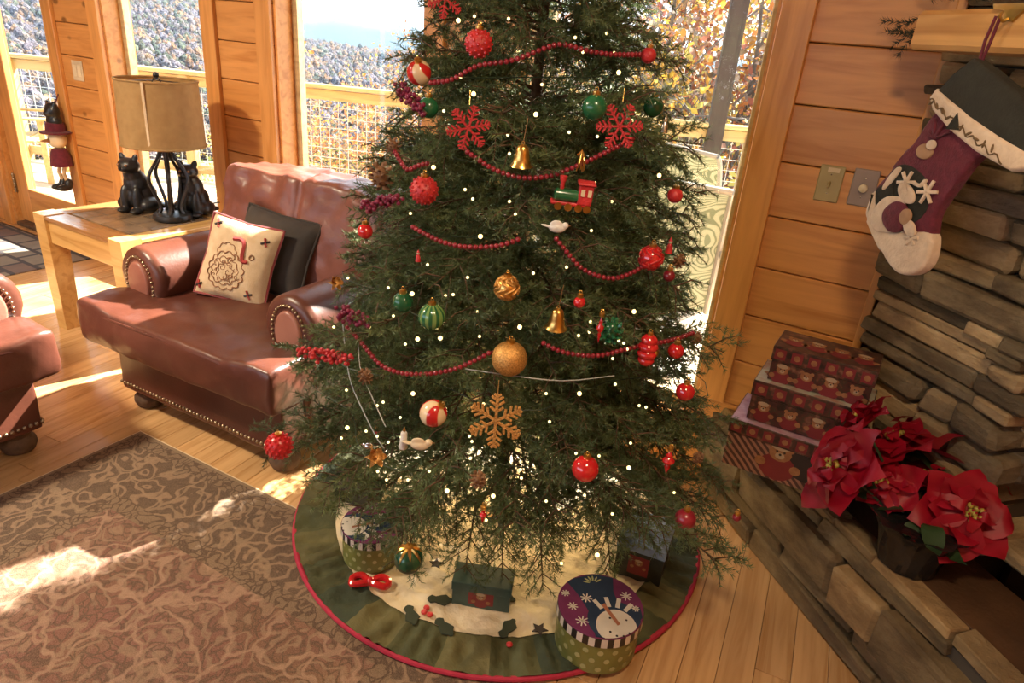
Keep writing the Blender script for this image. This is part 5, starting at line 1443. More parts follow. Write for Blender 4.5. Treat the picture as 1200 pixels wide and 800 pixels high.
ball('shiny red ball touching the right end of the middle bead strand', 763, 302, 14, 'red_shiny', extra=swirls('red_glitter', 8))
ball('little red ball against the patio chair, above the shiny red one', 791, 229, 9, 'red_matte')
ball('tiny dark red ball hanging below the shiny red one', 784, 323, 7, 'burgundy')
ball('ornate openwork gold ball hanging above the big glitter ball', 594, 337, 14, 'gold', extra=swirls('gold_glitter', 9, .003))
ball('small ribbed dark green ball beside the striped green ball', 472, 354, 12, 'green_orn', ribs=10)
ball('green ball with light ribs below the ribbed dark one', 506, 371, 16, 'stripe_green', ribs=11)
ball('tiny red ball above the red icicle', 679, 354, 7, 'red_shiny')
ball('large gold glitter ball hanging at the centre of the lowest bead strand', 597, 420, 21, 'gold_glitter')
ball('small red ball right next to the ribbed red lantern', 792, 411, 9.5, 'red_shiny')
ball('red ball with silver cap under the lowest bead strand end', 803, 459, 11, 'red_shiny')
ball('red and cream swirl ball left of the gold snowflake', 508, 484, 16.5, 'stripe_red', tilt=(.4, .5, .8))
ball('bright shiny red ball hanging low right of the gold snowflake', 686, 549, 16, 'red_shiny')
ball('beaded red ball hanging from the longest branch in front of the armchair foot', 327, 522, 15, 'dot_red', extra=knobs('dot_red', 90, .14))
ball('dark green ball with gold star points hanging low over the skirt', 479, 655, 17, 'gold_green', extra=starcap('gold'))
ball('burgundy ball hanging over the dark square gift box', 803, 608, 12.5, 'burgundy')
ball('tiny burgundy ball at the lowest branch tip near the hearth', 863, 606, 5, 'burgundy')
ball('dark green ball hidden behind the plum berry pick near the top', 502, 126, 12, 'green_orn', .98)
ball('dark green ball in the branches above the deck rail', 766, 125, 12, 'green_orn', .98)

def snowflake(label, px, py, rpx, mat, rz=0):
    t, p = hang('snowflake_ornament', label, 'ornament', px, py, 1.10)
    R = rpx / pxm(p); v = (CAM - p).normalized(); v.z *= .4
    t.rotation_euler = v.to_track_quat('Z', 'Y').to_euler()
    w = R * .055; th = .004
    def bar(a, b):
        a = Vector(a); b = Vector(b); d = (b - a); ang = math.atan2(d.y, d.x)
        return Matrix.Translation(((a.x + b.x) / 2, (a.y + b.y) / 2, 0)) @ Matrix.Rotation(ang, 4, 'Z'), d.length
    for k in range(6):
        a = k * PI / 3 + rz; mb = MB(); u = Vector((math.cos(a), math.sin(a), 0))
        mt, L = bar((0, 0, 0), u * R); mb.box((0, 0, 0), (L, w * 2, th), .001, mat=mt)
        for f, l in ((.34, .30), (.55, .32), (.75, .26), (.90, .15)):
            for s in (-1, 1):
                e = Vector((math.cos(a + s * .95), math.sin(a + s * .95), 0)); mt, L = bar(u * R * f, u * R * f + e * R * l); mb.box((0, 0, 0), (L, w * 1.7, th), .001, mat=mt)
        mb.build('arm', mat, t, smooth=0)
    MB().tube([(0, R, 0), (0, R + .03, -.01)], .001, 4).build('hanging_thread', 'gold', t)
snowflake('red glitter snowflake left of the upper gold bell', 549, 150, 26, 'red_glitter', .25)
snowflake('dark red glitter snowflake right of the smooth green ball', 726, 148, 27, 'red_glitter', .1)
snowflake('red glitter snowflake near the top beside the window casing', 522, -2, 22, 'red_glitter', .4)
snowflake('gold glitter snowflake below the large gold ball', 581, 493, 33, 'gold_glitter', .52)

def bell(label, px, py, hpx):
    t, p = hang('gold_bell', label, 'bell', px, py, 1.07, (.08, .06, 0)); H = hpx / pxm(p)
    pr = [(.50, -.5), (.48, -.46), (.40, -.38), (.33, -.1), (.29, .15), (.24, .32), (.14, .42), (0, .45)]
    MB().lathe([(r * H, z * H) for r, z in pr] , 24).build('bell_body', 'gold', t, smooth=60)
    MB().ball((0, 0, -.5 * H), H * .11, 10, 8).build('clapper', 'gold', t)
    MB().tube([(.07 * H * math.cos(a), 0, .5 * H + .07 * H * math.sin(a)) for a in (2 * PI * k / 12 for k in range(12))], .0012, 5, closed=True).build('loop', 'gold', t)
    MB().tube([(0, 0, .56 * H), (0, .01, .56 * H + .05)], .0008, 4).build('thread', 'silver', t)
bell('gold bell hanging above the second bead strand', 612, 181, 27)
bell('gold bell hanging right of the large gold glitter ball', 653, 372, 27)

def icicle(label, px, py, hpx, wpx, mat, nm='spindle_ornament'):
    t, p = hang(nm, label, 'ornament', px, py, 1.06); H = hpx / pxm(p); W = wpx / pxm(p) / 2
    MB().lathe([(0, -.5 * H), (.25 * W, -.35 * H), (.5 * W, -.18 * H), (.35 * W, -.1 * H), (W, .02 * H), (.95 * W, .1 * H), (.4 * W, .2 * H), (.55 * W, .27 * H), (.25 * W, .36 * H), (.1 * W, .5 * H), (0, .5 * H)], 16).build('spindle', mat, t, smooth=60)
    cap(t, .006, .5 * H)
icicle('slim red icicle ornament hanging beside the dark green pine cone', 703, 386, 36, 9, 'red_shiny')
icicle('red spindle ornament above the dark square gift box', 783, 541, 34, 15, 'red_shiny')
icicle('small red pepper shaped ornament hanging low over the skirt', 566, 604, 22, 9, 'red_shiny')
# ribbed red lantern
t, p = hang('lantern_ornament', 'ribbed shiny red lantern ornament on the lowest bead strand', 'ornament', 759, 410, 1.06); s_ = 1 / pxm(p)
prof = []
for k in range(25):
    zz = -19 + 38 * k / 24; prof.append(((9.5 + 2.6 * abs(math.sin(k / 24 * PI * 4))) * math.sqrt(max(.05, 1 - (zz / 20) ** 2 * .75)) * s_, zz * s_))
MB().lathe([(0, prof[0][1])] + prof + [(0, prof[-1][1])], 24).build('ribbed_body', 'red_shiny', t, smooth=50)
MB().ball((7 * s_, 3 * s_, -2 * s_), 6 * s_, 10, 8).build('side_medallion', 'gold', t); cap(t, .006, 19 * s_)

def berries(label, pts, rpx, mat, n):
    p0 = surf(*pts[0], 1.08); p1 = surf(*pts[1], 1.05)
    t = thing('berry_pick', label, 'berry pick', p0); v = p1 - p0; rr = random.Random(n); m_ = pxm(p0); R = rpx / m_
    MB().tube([(0, 0, 0), tuple(v * .5), tuple(v * 1.1)], .0022, 5).build('stem', 'bark', t)
    mb = MB().ball((0, 0, 0), 2.6 / m_, 8, 6); shared = None
    for k in range(n):
        f = rr.random(); d = Vector((rr.gauss(0, 1), rr.gauss(0, 1), rr.gauss(0, 1))).normalized() * R * rr.uniform(.55, 1) * (1 - .4 * f * f)
        if shared is None: shared = mb.build('berry', mat, t, loc=v * f + d)
        else: link('berry', shared.data, t, loc=v * f + d)
berries('bright red berry pick sticking out towards the armchair arm', ((356, 413), (408, 421)), 10, 'red_matte', 90)
berries('burgundy berry pick tucked above the bright red berries', ((402, 367), (432, 377)), 11, 'plum', 60)
berries('plum berry pick poking out in front of the armchair back', ((425, 244), (468, 232)), 9, 'plum', 70)
berries('dark plum berry pick near the top in front of the far window', ((470, 105), (497, 130)), 9, 'plum', 60)

def cone_orn(label, px, py, rpx, mat='cone_brown', k=1.04, rot=(.4, .2, 0)):
    t, p = hang('pine_cone', label, 'pine cone', px, py, k, rot); R = rpx / pxm(p); mb = MB()
    MB().ball((0, 0, 0), R * .75, 10, 8, (1, 1, 1.35)).build('core', mat, t)
    sc_ = MB().add([(0, -.16 * R, 0), (.45 * R, -.2 * R, -.06 * R), (.62 * R, 0, -.02 * R), (.45 * R, .2 * R, -.06 * R), (0, .16 * R, 0), (.3 * R, 0, .12 * R)], [(0, 1, 5), (1, 2, 5), (2, 3, 5), (3, 4, 5), (4, 0, 5), (0, 4, 3, 2, 1)])
    shared = None
    for i in range(34):
        z = -.95 + 1.9 * (i + .5) / 34; a = i * 2.39996; q = math.sqrt(max(0, 1 - z * z))
        rt = (0, -.35 - z * .6, a); lc = (R * .6 * q * math.cos(a), R * .6 * q * math.sin(a), R * z)
        if shared is None: shared = sc_.build('scale', mat, t, smooth=0, loc=lc, rot=rt)
        else: link('scale', shared.data, t, loc=lc, rot=rt)
cone_orn('brown pine cone hanging below the burgundy berry pick', 428, 441, 8)
cone_orn('brown pine cone low in the branches above the red pepper ornament', 560, 562, 9)
cone_orn('dark green painted pine cone behind the red icicle', 716, 388, 13, 'green_orn')
cone_orn('tan pine cone at the branch tip in front of the armchair back', 447, 207, 13)
cone_orn('small brown pine cone near the tip against the deck rail', 461, 172, 8)
cone_orn('dark pine cone on the branch in front of the patio chair', 796, 306, 7)
cone_orn('small brown pine cone on the right branch tip beside the gift boxes', 818, 536, 6)
cone_orn('brown pine cone on the right end of the lowest bead strand', 816, 396, 6)

# locomotive ornament
t, p = hang('train_ornament', 'small red and green locomotive ornament', 'ornament', 675, 231, 1.08); s_ = 1 / pxm(p)
dv = (CAM - p); t.rotation_euler = (.1, .05, math.atan2(dv.y, dv.x) + PI / 2 + .1)
MB().lathe([(0, 0), (7, 0), (7.5, 2), (7.5, 26), (5, 28), (0, 28)], 16, mat=Matrix.Translation((2 * s_, 0, 1 * s_)) @ Matrix.Rotation(-PI / 2, 4, 'Y') @ Matrix.Scale(s_, 4)).build('boiler', 'green_orn', t)
MB().box((10 * s_, 0, 5 * s_), (17 * s_, 15 * s_, 24 * s_), 1.2 * s_).build('cab', 'red_matte', t, smooth=0)
MB().box((10 * s_, 0, 18 * s_), (21 * s_, 18 * s_, 3 * s_), 1 * s_).build('roof', 'red_matte', t, smooth=0)
MB().box((-6 * s_, 0, -8 * s_), (46 * s_, 13 * s_, 4 * s_), 1 * s_).build('chassis', 'red_matte', t, smooth=0)
MB().lathe([(2.5, 0), (2.5, 8), (4, 12), (4.5, 16), (0, 16)], 12, mat=Matrix.Translation((-18 * s_, 0, 7 * s_)) @ Matrix.Scale(s_, 4)).build('chimney', 'red_matte', t)
for x in (-4, 5): MB().box((10 * s_ + x * .45 * s_ * 2, -7.8 * s_, 8 * s_), (4.4 * s_, .8 * s_, 8 * s_)).build('window', 'cream_orn', t, smooth=0)
for x in (-20, -8, 4, 14):
    for s in (-1, 1): MB().lathe([(0, 0), (4.5, 0), (4.5, 2), (1.5, 2.4), (0, 2.4)], 14, mat=Matrix.Translation((x * s_, s * 6.5 * s_ + (0 if s > 0 else -2 * s_) , -11 * s_)) @ Matrix.Rotation(-PI / 2, 4, 'X') @ Matrix.Scale(s_, 4)).build('wheel', 'gold', t)
# white bird ornaments and candle
def bird(label, px, py, L, mat, flip=1):
    t, p = hang('bird_ornament', label, 'ornament', px, py, 1.05); s_ = L / pxm(p)
    t.rotation_euler = (0, 0, AZ)
    finish(blob([((0, 0, 0), (.34 * s_, .17 * s_, .19 * s_)), ((flip * .30 * s_, 0, .12 * s_), (.14 * s_, .12 * s_, .13 * s_)), ((-flip * .42 * s_, 0, .05 * s_), (.24 * s_, .10 * s_, .05 * s_), (0, flip * .2, 0)), ((-flip * .05 * s_, -.06 * s_, .14 * s_), (.26 * s_, .05 * s_, .18 * s_))], .03 * s_, 2), 'body', mat, t, smooth=180)
    MB().lathe([(.04 * s_, 0), (0, .12 * s_)], 8, mat=Matrix.Translation((flip * .42 * s_, 0, .12 * s_)) @ Matrix.Rotation(flip * PI / 2, 4, 'Y')).build('beak', 'bear', t)
bird('white dove ornament where the middle bead strand dips', 653, 267, 30, 'white_paint')
bird('pale bird ornament beside the white candle ornament', 492, 521, 34, 'cream_orn', 1)
bird('pale blue bird ornament low in the branches', 432, 523, 18, 'silver', -1)
t, p = hang('candle_ornament', 'small white candle ornament left of the gold snowflake', 'ornament', 473, 514, 1.05, (.05, .1, 0)); s_ = 1 / pxm(p)
MB().lathe([(0, -13), (5, -13), (5.5, -11), (4.4, -8), (4, 8), (3, 10), (0, 10.5)], 14, mat=Matrix.Scale(s_, 4)).build('candle', 'white_paint', t); MB().lathe([(0, 10), (2, 12), (1.2, 15), (0, 18)], 10, mat=Matrix.Scale(s_, 4)).build('flame', 'gold', t)
# small figures: jointed dolls and tinsel
def doll_orn(label, px, py, h, coat):
    t, p = hang('elf_ornament', label, 'ornament', px, py, 1.04); s_ = h / pxm(p)
    MB().lathe([(0, -.45 * s_), (.22 * s_, -.42 * s_), (.16 * s_, 0), (.09 * s_, .15 * s_), (0, .16 * s_)], 14).build('coat', coat, t); MB().ball((0, 0, .24 * s_), .12 * s_, 12, 8).build('head', 'cream_orn', t); MB().lathe([(.13 * s_, .29 * s_), (.07 * s_, .42 * s_), (0, .55 * s_)], 12).build('hat', coat, t)
doll_orn('little red coated figure ornament hanging under the small red ball', 785, 288, 20, 'red_matte')
doll_orn('tiny silver figure ornament at the branch tip before the deck rail', 779, 146, 22, 'silver')
doll_orn('tiny orange and red figure ornament above the ribbed green ball', 490, 300, 15, 'red_matte')
t, p = hang('tinsel_ornament', 'gold tinsel spray between the second bead strand and the locomotive', 'ornament', 681, 186, 1.05); s_ = 1 / pxm(p); mb = MB(); rr = random.Random(4)
for k in range(46):
    a = rr.uniform(0, 2 * PI); mb.tube([(0, 0, 10 * s_), (rr.uniform(3, 8) * s_ * math.cos(a), rr.uniform(3, 8) * s_ * math.sin(a), rr.uniform(-16, 6) * s_)], .0007, 3)
mb.build('tinsel', 'gold', t, kind='stuff')
def flower_orn(label, px, py, r):
    t, p = hang('glitter_flower', label, 'ornament', px, py, 1.06); s_ = r / pxm(p); v = (CAM - p).normalized(); t.rotation_euler = v.to_track_quat('Z', 'Y').to_euler()
    for k in range(6):
        lm_ = leaf_mesh(s_, s_ * .6, .2, k, .3); lm_.materials.append(M['gold_glitter']); link('petal', lm_, t, rot=(0, -.25, k * PI / 3))
    MB().ball((0, 0, .002), s_ * .2, 10, 8).build('centre', 'gold', t)
flower_orn('gold glitter flower on the branch beside the armchair arm', 394, 331, 10)
flower_orn('gold glitter flower low over the dark box on the skirt', 441, 535, 14)

# ------------------------------------------------------------------ red bead strands
bead_me = None
def strand(label, px_pts, step=.0128, r=.0064):
    global bead_me
    raw = [surf(x, y, 1.03) for x, y in spline(px_pts, 14)]
    # smooth in depth and resample evenly
    R = [np.array(p) for p in raw]
    for _ in range(6): R = [R[0]] + [(R[i - 1] + 2 * R[i] + R[i + 1]) / 4 for i in range(1, len(R) - 1)] + [R[-1]]
    t = thing('bead_garland', label, 'garland', tuple(R[0])); out_ = [R[0]]; acc = 0
    for a, b in zip(R[:-1], R[1:]):
        L = np.linalg.norm(b - a); pos = step - acc
        while pos <= L: out_.append(a + (b - a) * pos / L); pos += step
        acc = (acc + L) % step
    MB().tube([tuple(p - R[0]) for p in R], .0012, 4).build('thread', 'burgundy', t)
    if bead_me is None:
        o = MB().ball((0, 0, 0), r, 8, 6).build('bead', 'burgundy', t, smooth=180, loc=out_[0] - R[0]); bead_me = o.data; out_ = out_[1:]
    for p in out_: link('bead', bead_me, t, loc=p - R[0])
strand('red bead strand highest on the tree, ending at the small plain red ball', [(505, 97), (530, 93), (560, 77), (600, 71), (640, 56), (660, 52), (690, 60), (720, 64), (752, 64)])
strand('red bead strand sagging below the upper gold bell', [(548, 178), (562, 188), (580, 199), (610, 208), (640, 207), (665, 199), (690, 188), (715, 176), (742, 163)])
strand('short red bead strand beside the tan pine cone', [(463, 178), (470, 190), (478, 199), (490, 194), (503, 191)])
strand('red bead strand sagging above the ornate gold ball', [(484, 266), (500, 275), (520, 284), (545, 289), (575, 289), (595, 285), (611, 279)])
strand('red bead strand from the dove down to the shiny red ball', [(652, 280), (665, 296), (680, 313), (700, 323), (720, 326), (740, 320), (755, 311)])
strand('red bead strand lowest on the left, from berry picks to the large gold ball', [(407, 384), (420, 397), (432, 412), (447, 428), (470, 437), (500, 438), (530, 433), (555, 423), (578, 411)])
strand('red bead strand lowest on the right, crossing the ribbed red lantern', [(637, 402), (655, 411), (680, 416), (705, 416), (730, 410), (755, 404), (785, 399), (812, 390)])

# ------------------------------------------------------------------ fairy lights
def bulb_mat():
    m, nt, b = new_mat('warm_bulb')
    b.inputs['Base Color'].default_value = (1, .85, .5, 1); b.inputs['Emission Color'].default_value = (1, .78, .30, 1); b.inputs['Emission Strength'].default_value = 1.6
    return m
M['bulb'] = bulb_mat()
fl = thing('fairy_lights', 'string of warm white fairy lights wound round the christmas tree', 'string lights', TC)
bulb_px = [(537, 24), (556, 19), (596, 22), (711, 39), (635, 99), (628, 134), (667, 155), (595, 158), (597, 180), (545, 222), (508, 196), (554, 233), (597, 236), (604, 251), (481, 250), (563, 277), (548, 325), (501, 310), (522, 346), (531, 345), (483, 344), (455, 337), (461, 370), (562, 394), (559, 365), (609, 383), (692, 377), (678, 393), (690, 389), (640, 461), (679, 461), (644, 494), (550, 511), (503, 552), (553, 517), (407, 501), (442, 475), (469, 489), (406, 457), (449, 471), (484, 461), (516, 474), (391, 383), (433, 383), (475, 403), (516, 396), (429, 505), (442, 511), (470, 512), (455, 518), (439, 541), (453, 562), (478, 562), (447, 541), (400, 513), (524, 575), (739, 519), (757, 477), (749, 475), (721, 450), (743, 365), (731, 402), (725, 399), (735, 409), (790, 577), (737, 548), (675, 531), (702, 534), (610, 550), (611, 560), (578, 581), (565, 643), (612, 655), (640, 587), (685, 580), (700, 650), (658, 660), (718, 420), (625, 320), (664, 313), (655, 240), (717, 236), (693, 270), (697, 214), (674, 44), (725, 85), (607, 60), (683, 61), (720, 62), (540, 90), (555, 110), (520, 130), (700, 160), (741, 141)]
rr = random.Random(12)
while len(bulb_px) < 104:
    zz = rr.uniform(.25, 1.75); a = rr.uniform(0, 2 * PI)
    p = Vector((TC.x + TR(zz) * .95 * math.cos(a), TC.y + TR(zz) * .95 * math.sin(a), zz)); q = p - CAM; dz = q.dot(fwd)
    bulb_px.append((600 + F_PX * q.dot(cr) / dz, 400 - F_PX * q.dot(cu) / dz))
bme = None; locs = []
for i, (x, y) in enumerate(bulb_px):
    p = surf(x, y, rr.uniform(.96, 1.04)); l = p - TC; locs.append(l)
    big = .0055 if i % 5 == 0 else .0036
    if bme is None:
        o = MB().ball((0, 0, 0), .006, 8, 6).build('bulb', 'bulb', fl, smooth=180, loc=l); bme = o.data
    else: o = link('bulb', bme, fl, loc=l)
    o.scale = (big / .006,) * 3
for zz, wt in ((.26, 9.0), (.62, 5.0), (1.05, 3.0)):
    ld = bpy.data.lights.new('string_glow', 'POINT'); ld.energy = wt; ld.color = (1, .70, .32); ld.shadow_soft_size = .12
    lo = bpy.data.objects.new('string_glow', ld); COL.objects.link(lo); lo.parent = fl; lo.location = (.12 * math.cos(zz * 7), .12 * math.sin(zz * 7), zz)
hx = []
for k in range(420):
    zz = .25 + 1.75 * k / 420; a = k * .14; r_ = TR(zz) * (.86 + .08 * math.sin(k * .9)); hx.append((r_ * math.cos(a), r_ * math.sin(a), zz))
MB().tube(hx, .0014, 4).build('wire', 'wire', fl)
for pts in ([(402, 380), (406, 420), (412, 450), (425, 480), (440, 510), (450, 525)], [(420, 390), (422, 430), (436, 465), (452, 500)], [(545, 432), (600, 440), (660, 446), (720, 440)]):
    MB().tube([tuple(surf(x, y, 1.02) - TC) for x, y in spline(pts, 4)], .0016, 4).build('loose_wire', 'clear_wire', fl)

# ------------------------------------------------------------------ quilted tree skirt
SR = .7175
M['quilt'] = pm('cream_quilt', (.70, .60, .44), (.62, .50, .33), rough=.9, scale=9, bump=.5, bscale=34, bdist=.02)
M['skirt_g1'] = pm('green_quilt_a', (.080, .082, .034), (.05, .055, .022), rough=.85, scale=14, bump=.4, bscale=30, bdist=.02)
M['skirt_g2'] = pm('green_quilt_b', (.135, .118, .046), (.09, .082, .032), rough=.85, scale=14, bump=.4, bscale=30, bdist=.02)
M['skirt_g3'] = pm('green_quilt_c', (.042, .054, .028), (.026, .036, .018), rough=.85, scale=14, bump=.4, bscale=30, bdist=.02)
M['skirt_red'] = pm('red_binding', (.42, .022, .055), (.34, .012, .04), rough=.8, scale=40)
skirt = thing('tree_skirt', 'round quilted cream tree skirt with green border and red piping under the tree', 'tree skirt', TC)
def sk_z(r, a):
    x, y = r * math.cos(a), r * math.sin(a)
    q = .5 + .5 * math.cos(x * 52 + 10 * fbm((x, y, .3), 4)) * math.cos(y * 52 + 10 * fbm((y, x, .7), 4))
    z = .018 + .010 * fbm((x, y, 0), 6) + .013 * q
    if r > .58: z += .009 * math.sin(a * 58 + 3 * math.sin(a * 9)) * math.sin(PI * min(1, (r - .58) / (SR - .58))) + .004
    return max(.0125, z)
def polar(r0_, r1_, a0, a1, nr, na):
    vs = [(r * math.cos(a), r * math.sin(a), sk_z(r, a)) for r in np.linspace(r0_, r1_, nr + 1) for a in np.linspace(a0, a1, na + 1)]
    fs = [(i * (na + 1) + k, (i + 1) * (na + 1) + k, (i + 1) * (na + 1) + k + 1, i * (na + 1) + k + 1) for i in range(nr) for k in range(na)]
    return MB().add(vs, fs)
polar(.05, .582, 0, 2 * PI, 40, 200).build('cream_centre', 'quilt', skirt, smooth=180)
NP = 30
for k in range(NP): polar(.58, SR, 2 * PI * k / NP, 2 * PI * (k + 1) / NP, 7, 16).build('border_patch', ('skirt_g1', 'skirt_g3', 'skirt_g2', 'skirt_g1', 'skirt_g2')[k % 5], skirt, smooth=180)
MB().tube([(SR * math.cos(a), SR * math.sin(a), .019) for a in (2 * PI * k / 120 for k in range(120))], .0085, 8, closed=True).build('red_piping', 'skirt_red', skirt)
def on_skirt(nm, px, py, pts, mat, rz, th=.004):
    p = onz(px, py, .024) - TC; a = math.atan2(p.y, p.x)
    return finish(slab(pts, th, .0012, 1), nm, mat, skirt, smooth=40, loc=(p.x, p.y, sk_z(math.hypot(p.x, p.y), a) + .003), rot=(0, 0, rz))
star5 = [((.026 if k % 2 == 0 else .012) * math.cos(k * PI / 5), (.026 if k % 2 == 0 else .012) * math.sin(k * PI / 5)) for k in range(10)]
hol = []
for k in range(16):
    t_ = k / 16 * 2 * PI; w = .018 * (1 + .35 * math.cos(5 * t_)); hol.append((.040 * math.cos(t_), w * math.sin(t_)))
M['star_brown'] = pm('brown_star', (.045, .032, .025), rough=.9)
M['holly_g'] = pm('holly_green', (.035, .045, .025), rough=.9)
for px, py in ((632, 740), (511, 661), (413, 579)): on_skirt('star_applique', px, py, star5, 'star_brown', px * .1)
for px, py, rz in ((482, 722, -.6), (516, 705, .5), (521, 736, -.3), (595, 738, 1.6), (590, 700, .2)): on_skirt('holly_leaf', px, py, hol, 'holly_g', rz)
for px, py in ((497, 717), (504, 720), (500, 712), (597, 755)):
    p = onz(px, py, .03) - TC; MB().ball((p.x, p.y, .031), .010, 10, 8, (1, 1, .6)).build('holly_berry', 'red_matte', skirt)

# ------------------------------------------------------------------ gifts under the tree
M['lid_navy'] = pm('navy_print', (.035, .055, .10), (.025, .04, .075), rough=.25, coat=.4)
M['lid_purple'] = pm('purple_print', (.20, .045, .12), (.14, .03, .09), rough=.25, coat=.4)
M['lime'] = pm('lime_dot_paper', (.20, .21, .055), (.16, .17, .04), rough=.4)
M['lime_dot'] = pm('lime_dots', (.40, .40, .18), rough=.4)
M['black_paper'] = pm('black_paper', (.012, .010, .012), rough=.35)
M['white_paper'] = pm('white_paper', (.70, .64, .56), rough=.4)
M['carrot'] = pm('carrot_print', (.42, .16, .09), rough=.5)
def hatbox(label, c, R, H, rz, bow=False):
    t = thing('snowman_hatbox', label, 'gift box', (c.x, c.y, .026), (0, 0, rz), None)
    LH = H * .24
    MB().lathe([(0, 0), (R * .955, 0), (R * .965, .004), (R * .965, H - .006), (0, H - .006)], 40).build('drum', 'lime', t, smooth=40)
    mb = MB()
    for k in range(18):
        for j in range(3):
            a = 2 * PI * (k + .5 * (j % 2)) / 18; zz = H * (.14 + .22 * j); r = R * .9665
            mt = Matrix.Rotation(a, 4, 'Z') @ Matrix.Translation((r, 0, zz)) @ Matrix.Rotation(PI / 2, 4, 'Y')
            mb.add([(.009 * R / .125 * math.cos(2 * PI * q / 8), .009 * R / .125 * math.sin(2 * PI * q / 8), .0004) for q in range(8)], [tuple(range(8))], mat=mt)
    mb.build('paper_dots', 'lime_dot', t, smooth=0, kind='stuff')
    lid = MB().lathe([(R * .97, H - LH), (R, H - LH), (R, H - .002), (R * .995, H), (0, H)], 40).build('lid', 'lid_purple', t, smooth=40)
    ns = 22
    for k in range(ns * 2):
        a0, a1 = 2 * PI * k / (2 * ns), 2 * PI * (k + 1) / (2 * ns); r = R * 1.004
        vs = [(r * math.cos(a), r * math.sin(a), zz) for zz in (H - LH, H - .003) for a in (a0, (a0 + a1) / 2, a1)]
        MB().add(vs, [(0, 1, 4, 3), (1, 2, 5, 4)]).build('lid_stripe', 'black_paper' if k % 2 else 'white_paper', lid, smooth=60)
    def pr(nm, pts, mat, lift): finish(slab(pts, .0004), nm, mat, lid, smooth=0, loc=(0, 0, H + lift))
    def clipc(pts): return [((x, y) if math.hypot(x, y) < R * .98 else (x / math.hypot(x, y) * R * .98, y / math.hypot(x, y) * R * .98)) for x, y in pts]
    pr('navy_sky', clipc([(x * R, y * R) for x, y in ((-1, .55), (-.55, .15), (-.2, -.35), (.0, -1), (.35, -.95), (.75, -.75), (1, -.1), (.9, .2), (.4, .15), (.25, .5), (.2, 1), (-.3, 1), (-.8, .7))]), 'lid_navy', .0002)
    face = clipc([(x * R, y * R) for x, y in circ((.42, -.55), .46, .50, 28)])
    pr('snowman_hat', clipc([(x * R, y * R) for x, y in circ((.36, -.40), .62, .62, 28)]), 'lid_navy', .0007)
    pr('snowman_face', face, 'white_paper', .0012)
    pr('carrot_nose', [(R * x, R * y) for x, y in ((.50, -.46), (.44, -.52), (.02, -.02), (.08, .06))], 'carrot', .0018)
    for k in range(4):
        a = 1.1 + k * .42; cx, cy = .36 + .60 * math.cos(a), -.44 + .60 * math.sin(a); u = (math.cos(a), math.sin(a)); v = (-u[1], u[0])
        pr('hat_stripe', [((cx + u[0] * p_ * .15 + v[0] * q_ * .05) * R, (cy + u[1] * p_ * .15 + v[1] * q_ * .05) * R) for p_, q_ in ((-1, -1), (1, -1), (1, 1), (-1, 1))], 'white_paper', .0016)
    for x, y in ((.25, -.35), (.62, -.30), (.30, -.75), (.45, -.82), (.60, -.78), (.72, -.66)): pr('coal_dot', [(R * p_, R * q_) for p_, q_ in circ((x, y), .028, n=8)], 'black_paper', .0017)
    for x, y, s in ((-.62, -.25, .12), (-.35, -.62, .15), (-.35, .10, .14), (.55, .45, .14), (.80, .12, .09), (-.85, .1, .1)):
        for q in range(4):
            a = q * PI / 4; dx, dy = s * math.cos(a), s * math.sin(a); nx, ny = -.014 * math.sin(a), .014 * math.cos(a)
            pr('printed_snowflake', [(R * (x + i * dx + j * nx), R * (y + i * dy + j * ny)) for i, j in ((-1, -1), (1, -1), (1, 1), (-1, 1))], 'white_paper', .0009)
    for k in range(6):
        a = .9 + k * .45; pr('printed_twig', [(R * (-.25 + p_), R * (.62 + q_)) for p_, q_ in circ((.17 * math.cos(a), .17 * math.sin(a)), .09, .022, 8, a)], 'lime_dot', .0010)
    return t
c = onz(704, 708, .165)
hatbox('round snowman hatbox with striped lid at the front right of the tree skirt', c, .122, .138, math.radians(18))
c2 = onz(437, 612, .15)
hatbox('round snowman hatbox half hidden under branches at the left of the skirt', c2, .100, .125, math.radians(-75))
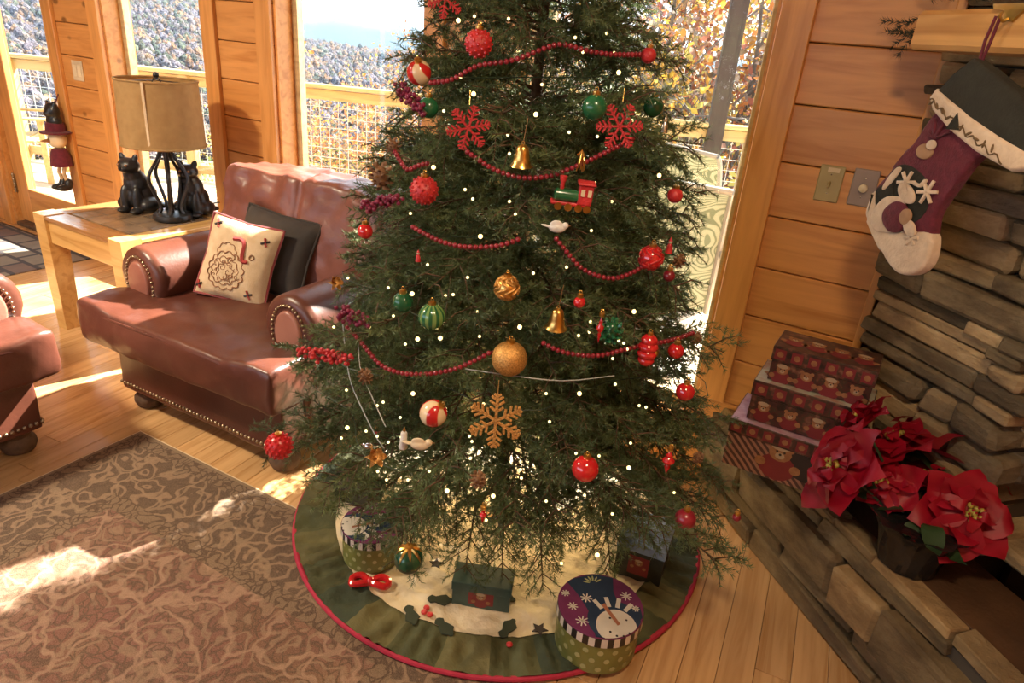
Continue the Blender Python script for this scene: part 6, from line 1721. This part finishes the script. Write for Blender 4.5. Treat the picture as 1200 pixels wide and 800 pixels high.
# red mitten shaped cut-out beside the left hatbox
p = onz(434, 684, .03)
t = thing('red_bow', 'flat red ribbon bow lying beside the left hatbox', 'bow', (p.x, p.y, .026), (0, 0, .5))
for s in (-1, 1): MB().tube(spline([(0, 0, .012), (s * .03, .016, .020), (s * .055, .008, .016), (s * .052, -.016, .014), (s * .02, -.012, .016), (0, 0, .012)], 5), .011, 8).build('loop', 'red_shiny', t)
MB().ball((0, 0, .016), .014, 10, 8).build('knot', 'red_shiny', t)
M['box_sky'] = pm('sky_reflection_lid', (.22, .30, .40), (.16, .22, .30), rough=.18, coat=.5, scale=20)  # the blue is the sky's reflection painted into the lid colour
M['box_forest'] = pm('dark_forest_paper', (.030, .032, .022), (.018, .018, .014), rough=.4, scale=50)
M['box_teal'] = pm('teal_paper', (.045, .085, .07), (.03, .06, .05), rough=.35, scale=30)
def square_box(label, corners, ztop, body, lidm, picture=True):
    """corners: pixels of three lid corners in order: left-back, right-back, right-front"""
    a, b, c_ = [onz(x, y, ztop) for x, y in corners]
    ex = (b - a); W = ex.length; ang = math.atan2(ex.y, ex.x); D = (c_ - b).length
    ey = Vector((math.sin(ang), -math.cos(ang), 0)); cen = a + ex / 2 + ey * D / 2; zb_ = .027; H = ztop - zb_
    t = thing('square_gift_box', label, 'gift box', (cen.x, cen.y, zb_), (0, 0, ang))
    MB().box((0, 0, H * .46), (W - .006, D - .006, H * .92), .001).build('body', body, t, smooth=0); MB().box((0, 0, H - .016), (W, D, .032), .0015).build('lid', lidm, t, smooth=0)
    if picture:
        MB().box((0, -D / 2 + .0025, H * .42), (W * .42, .001, H * .5)).build('picture', 'bear_red', t, smooth=0); mb = MB(); bear(mb, 0, H * .5, W * .13); mb.build('printed_bear', ['bear', 'bear_red', 'bear_cream', 'bear_dark'], t, smooth=0, loc=(0, -D / 2 + .0018, 0))
    return t
square_box('dark square gift box, lid painted with sky reflection, right of the skirt', ((740, 594), (794, 611), (786, 651)), .17, 'box_forest', 'box_sky')
square_box('teal picture gift box under the front branches of the tree', ((536, 657), (604, 667), (606, 692)), .12, 'box_teal', 'box_teal', True)
square_box('dark brown box at the back left of the tree skirt', ((408, 548), (452, 561), (440, 580)), .10, 'box_forest', 'star_brown', False)
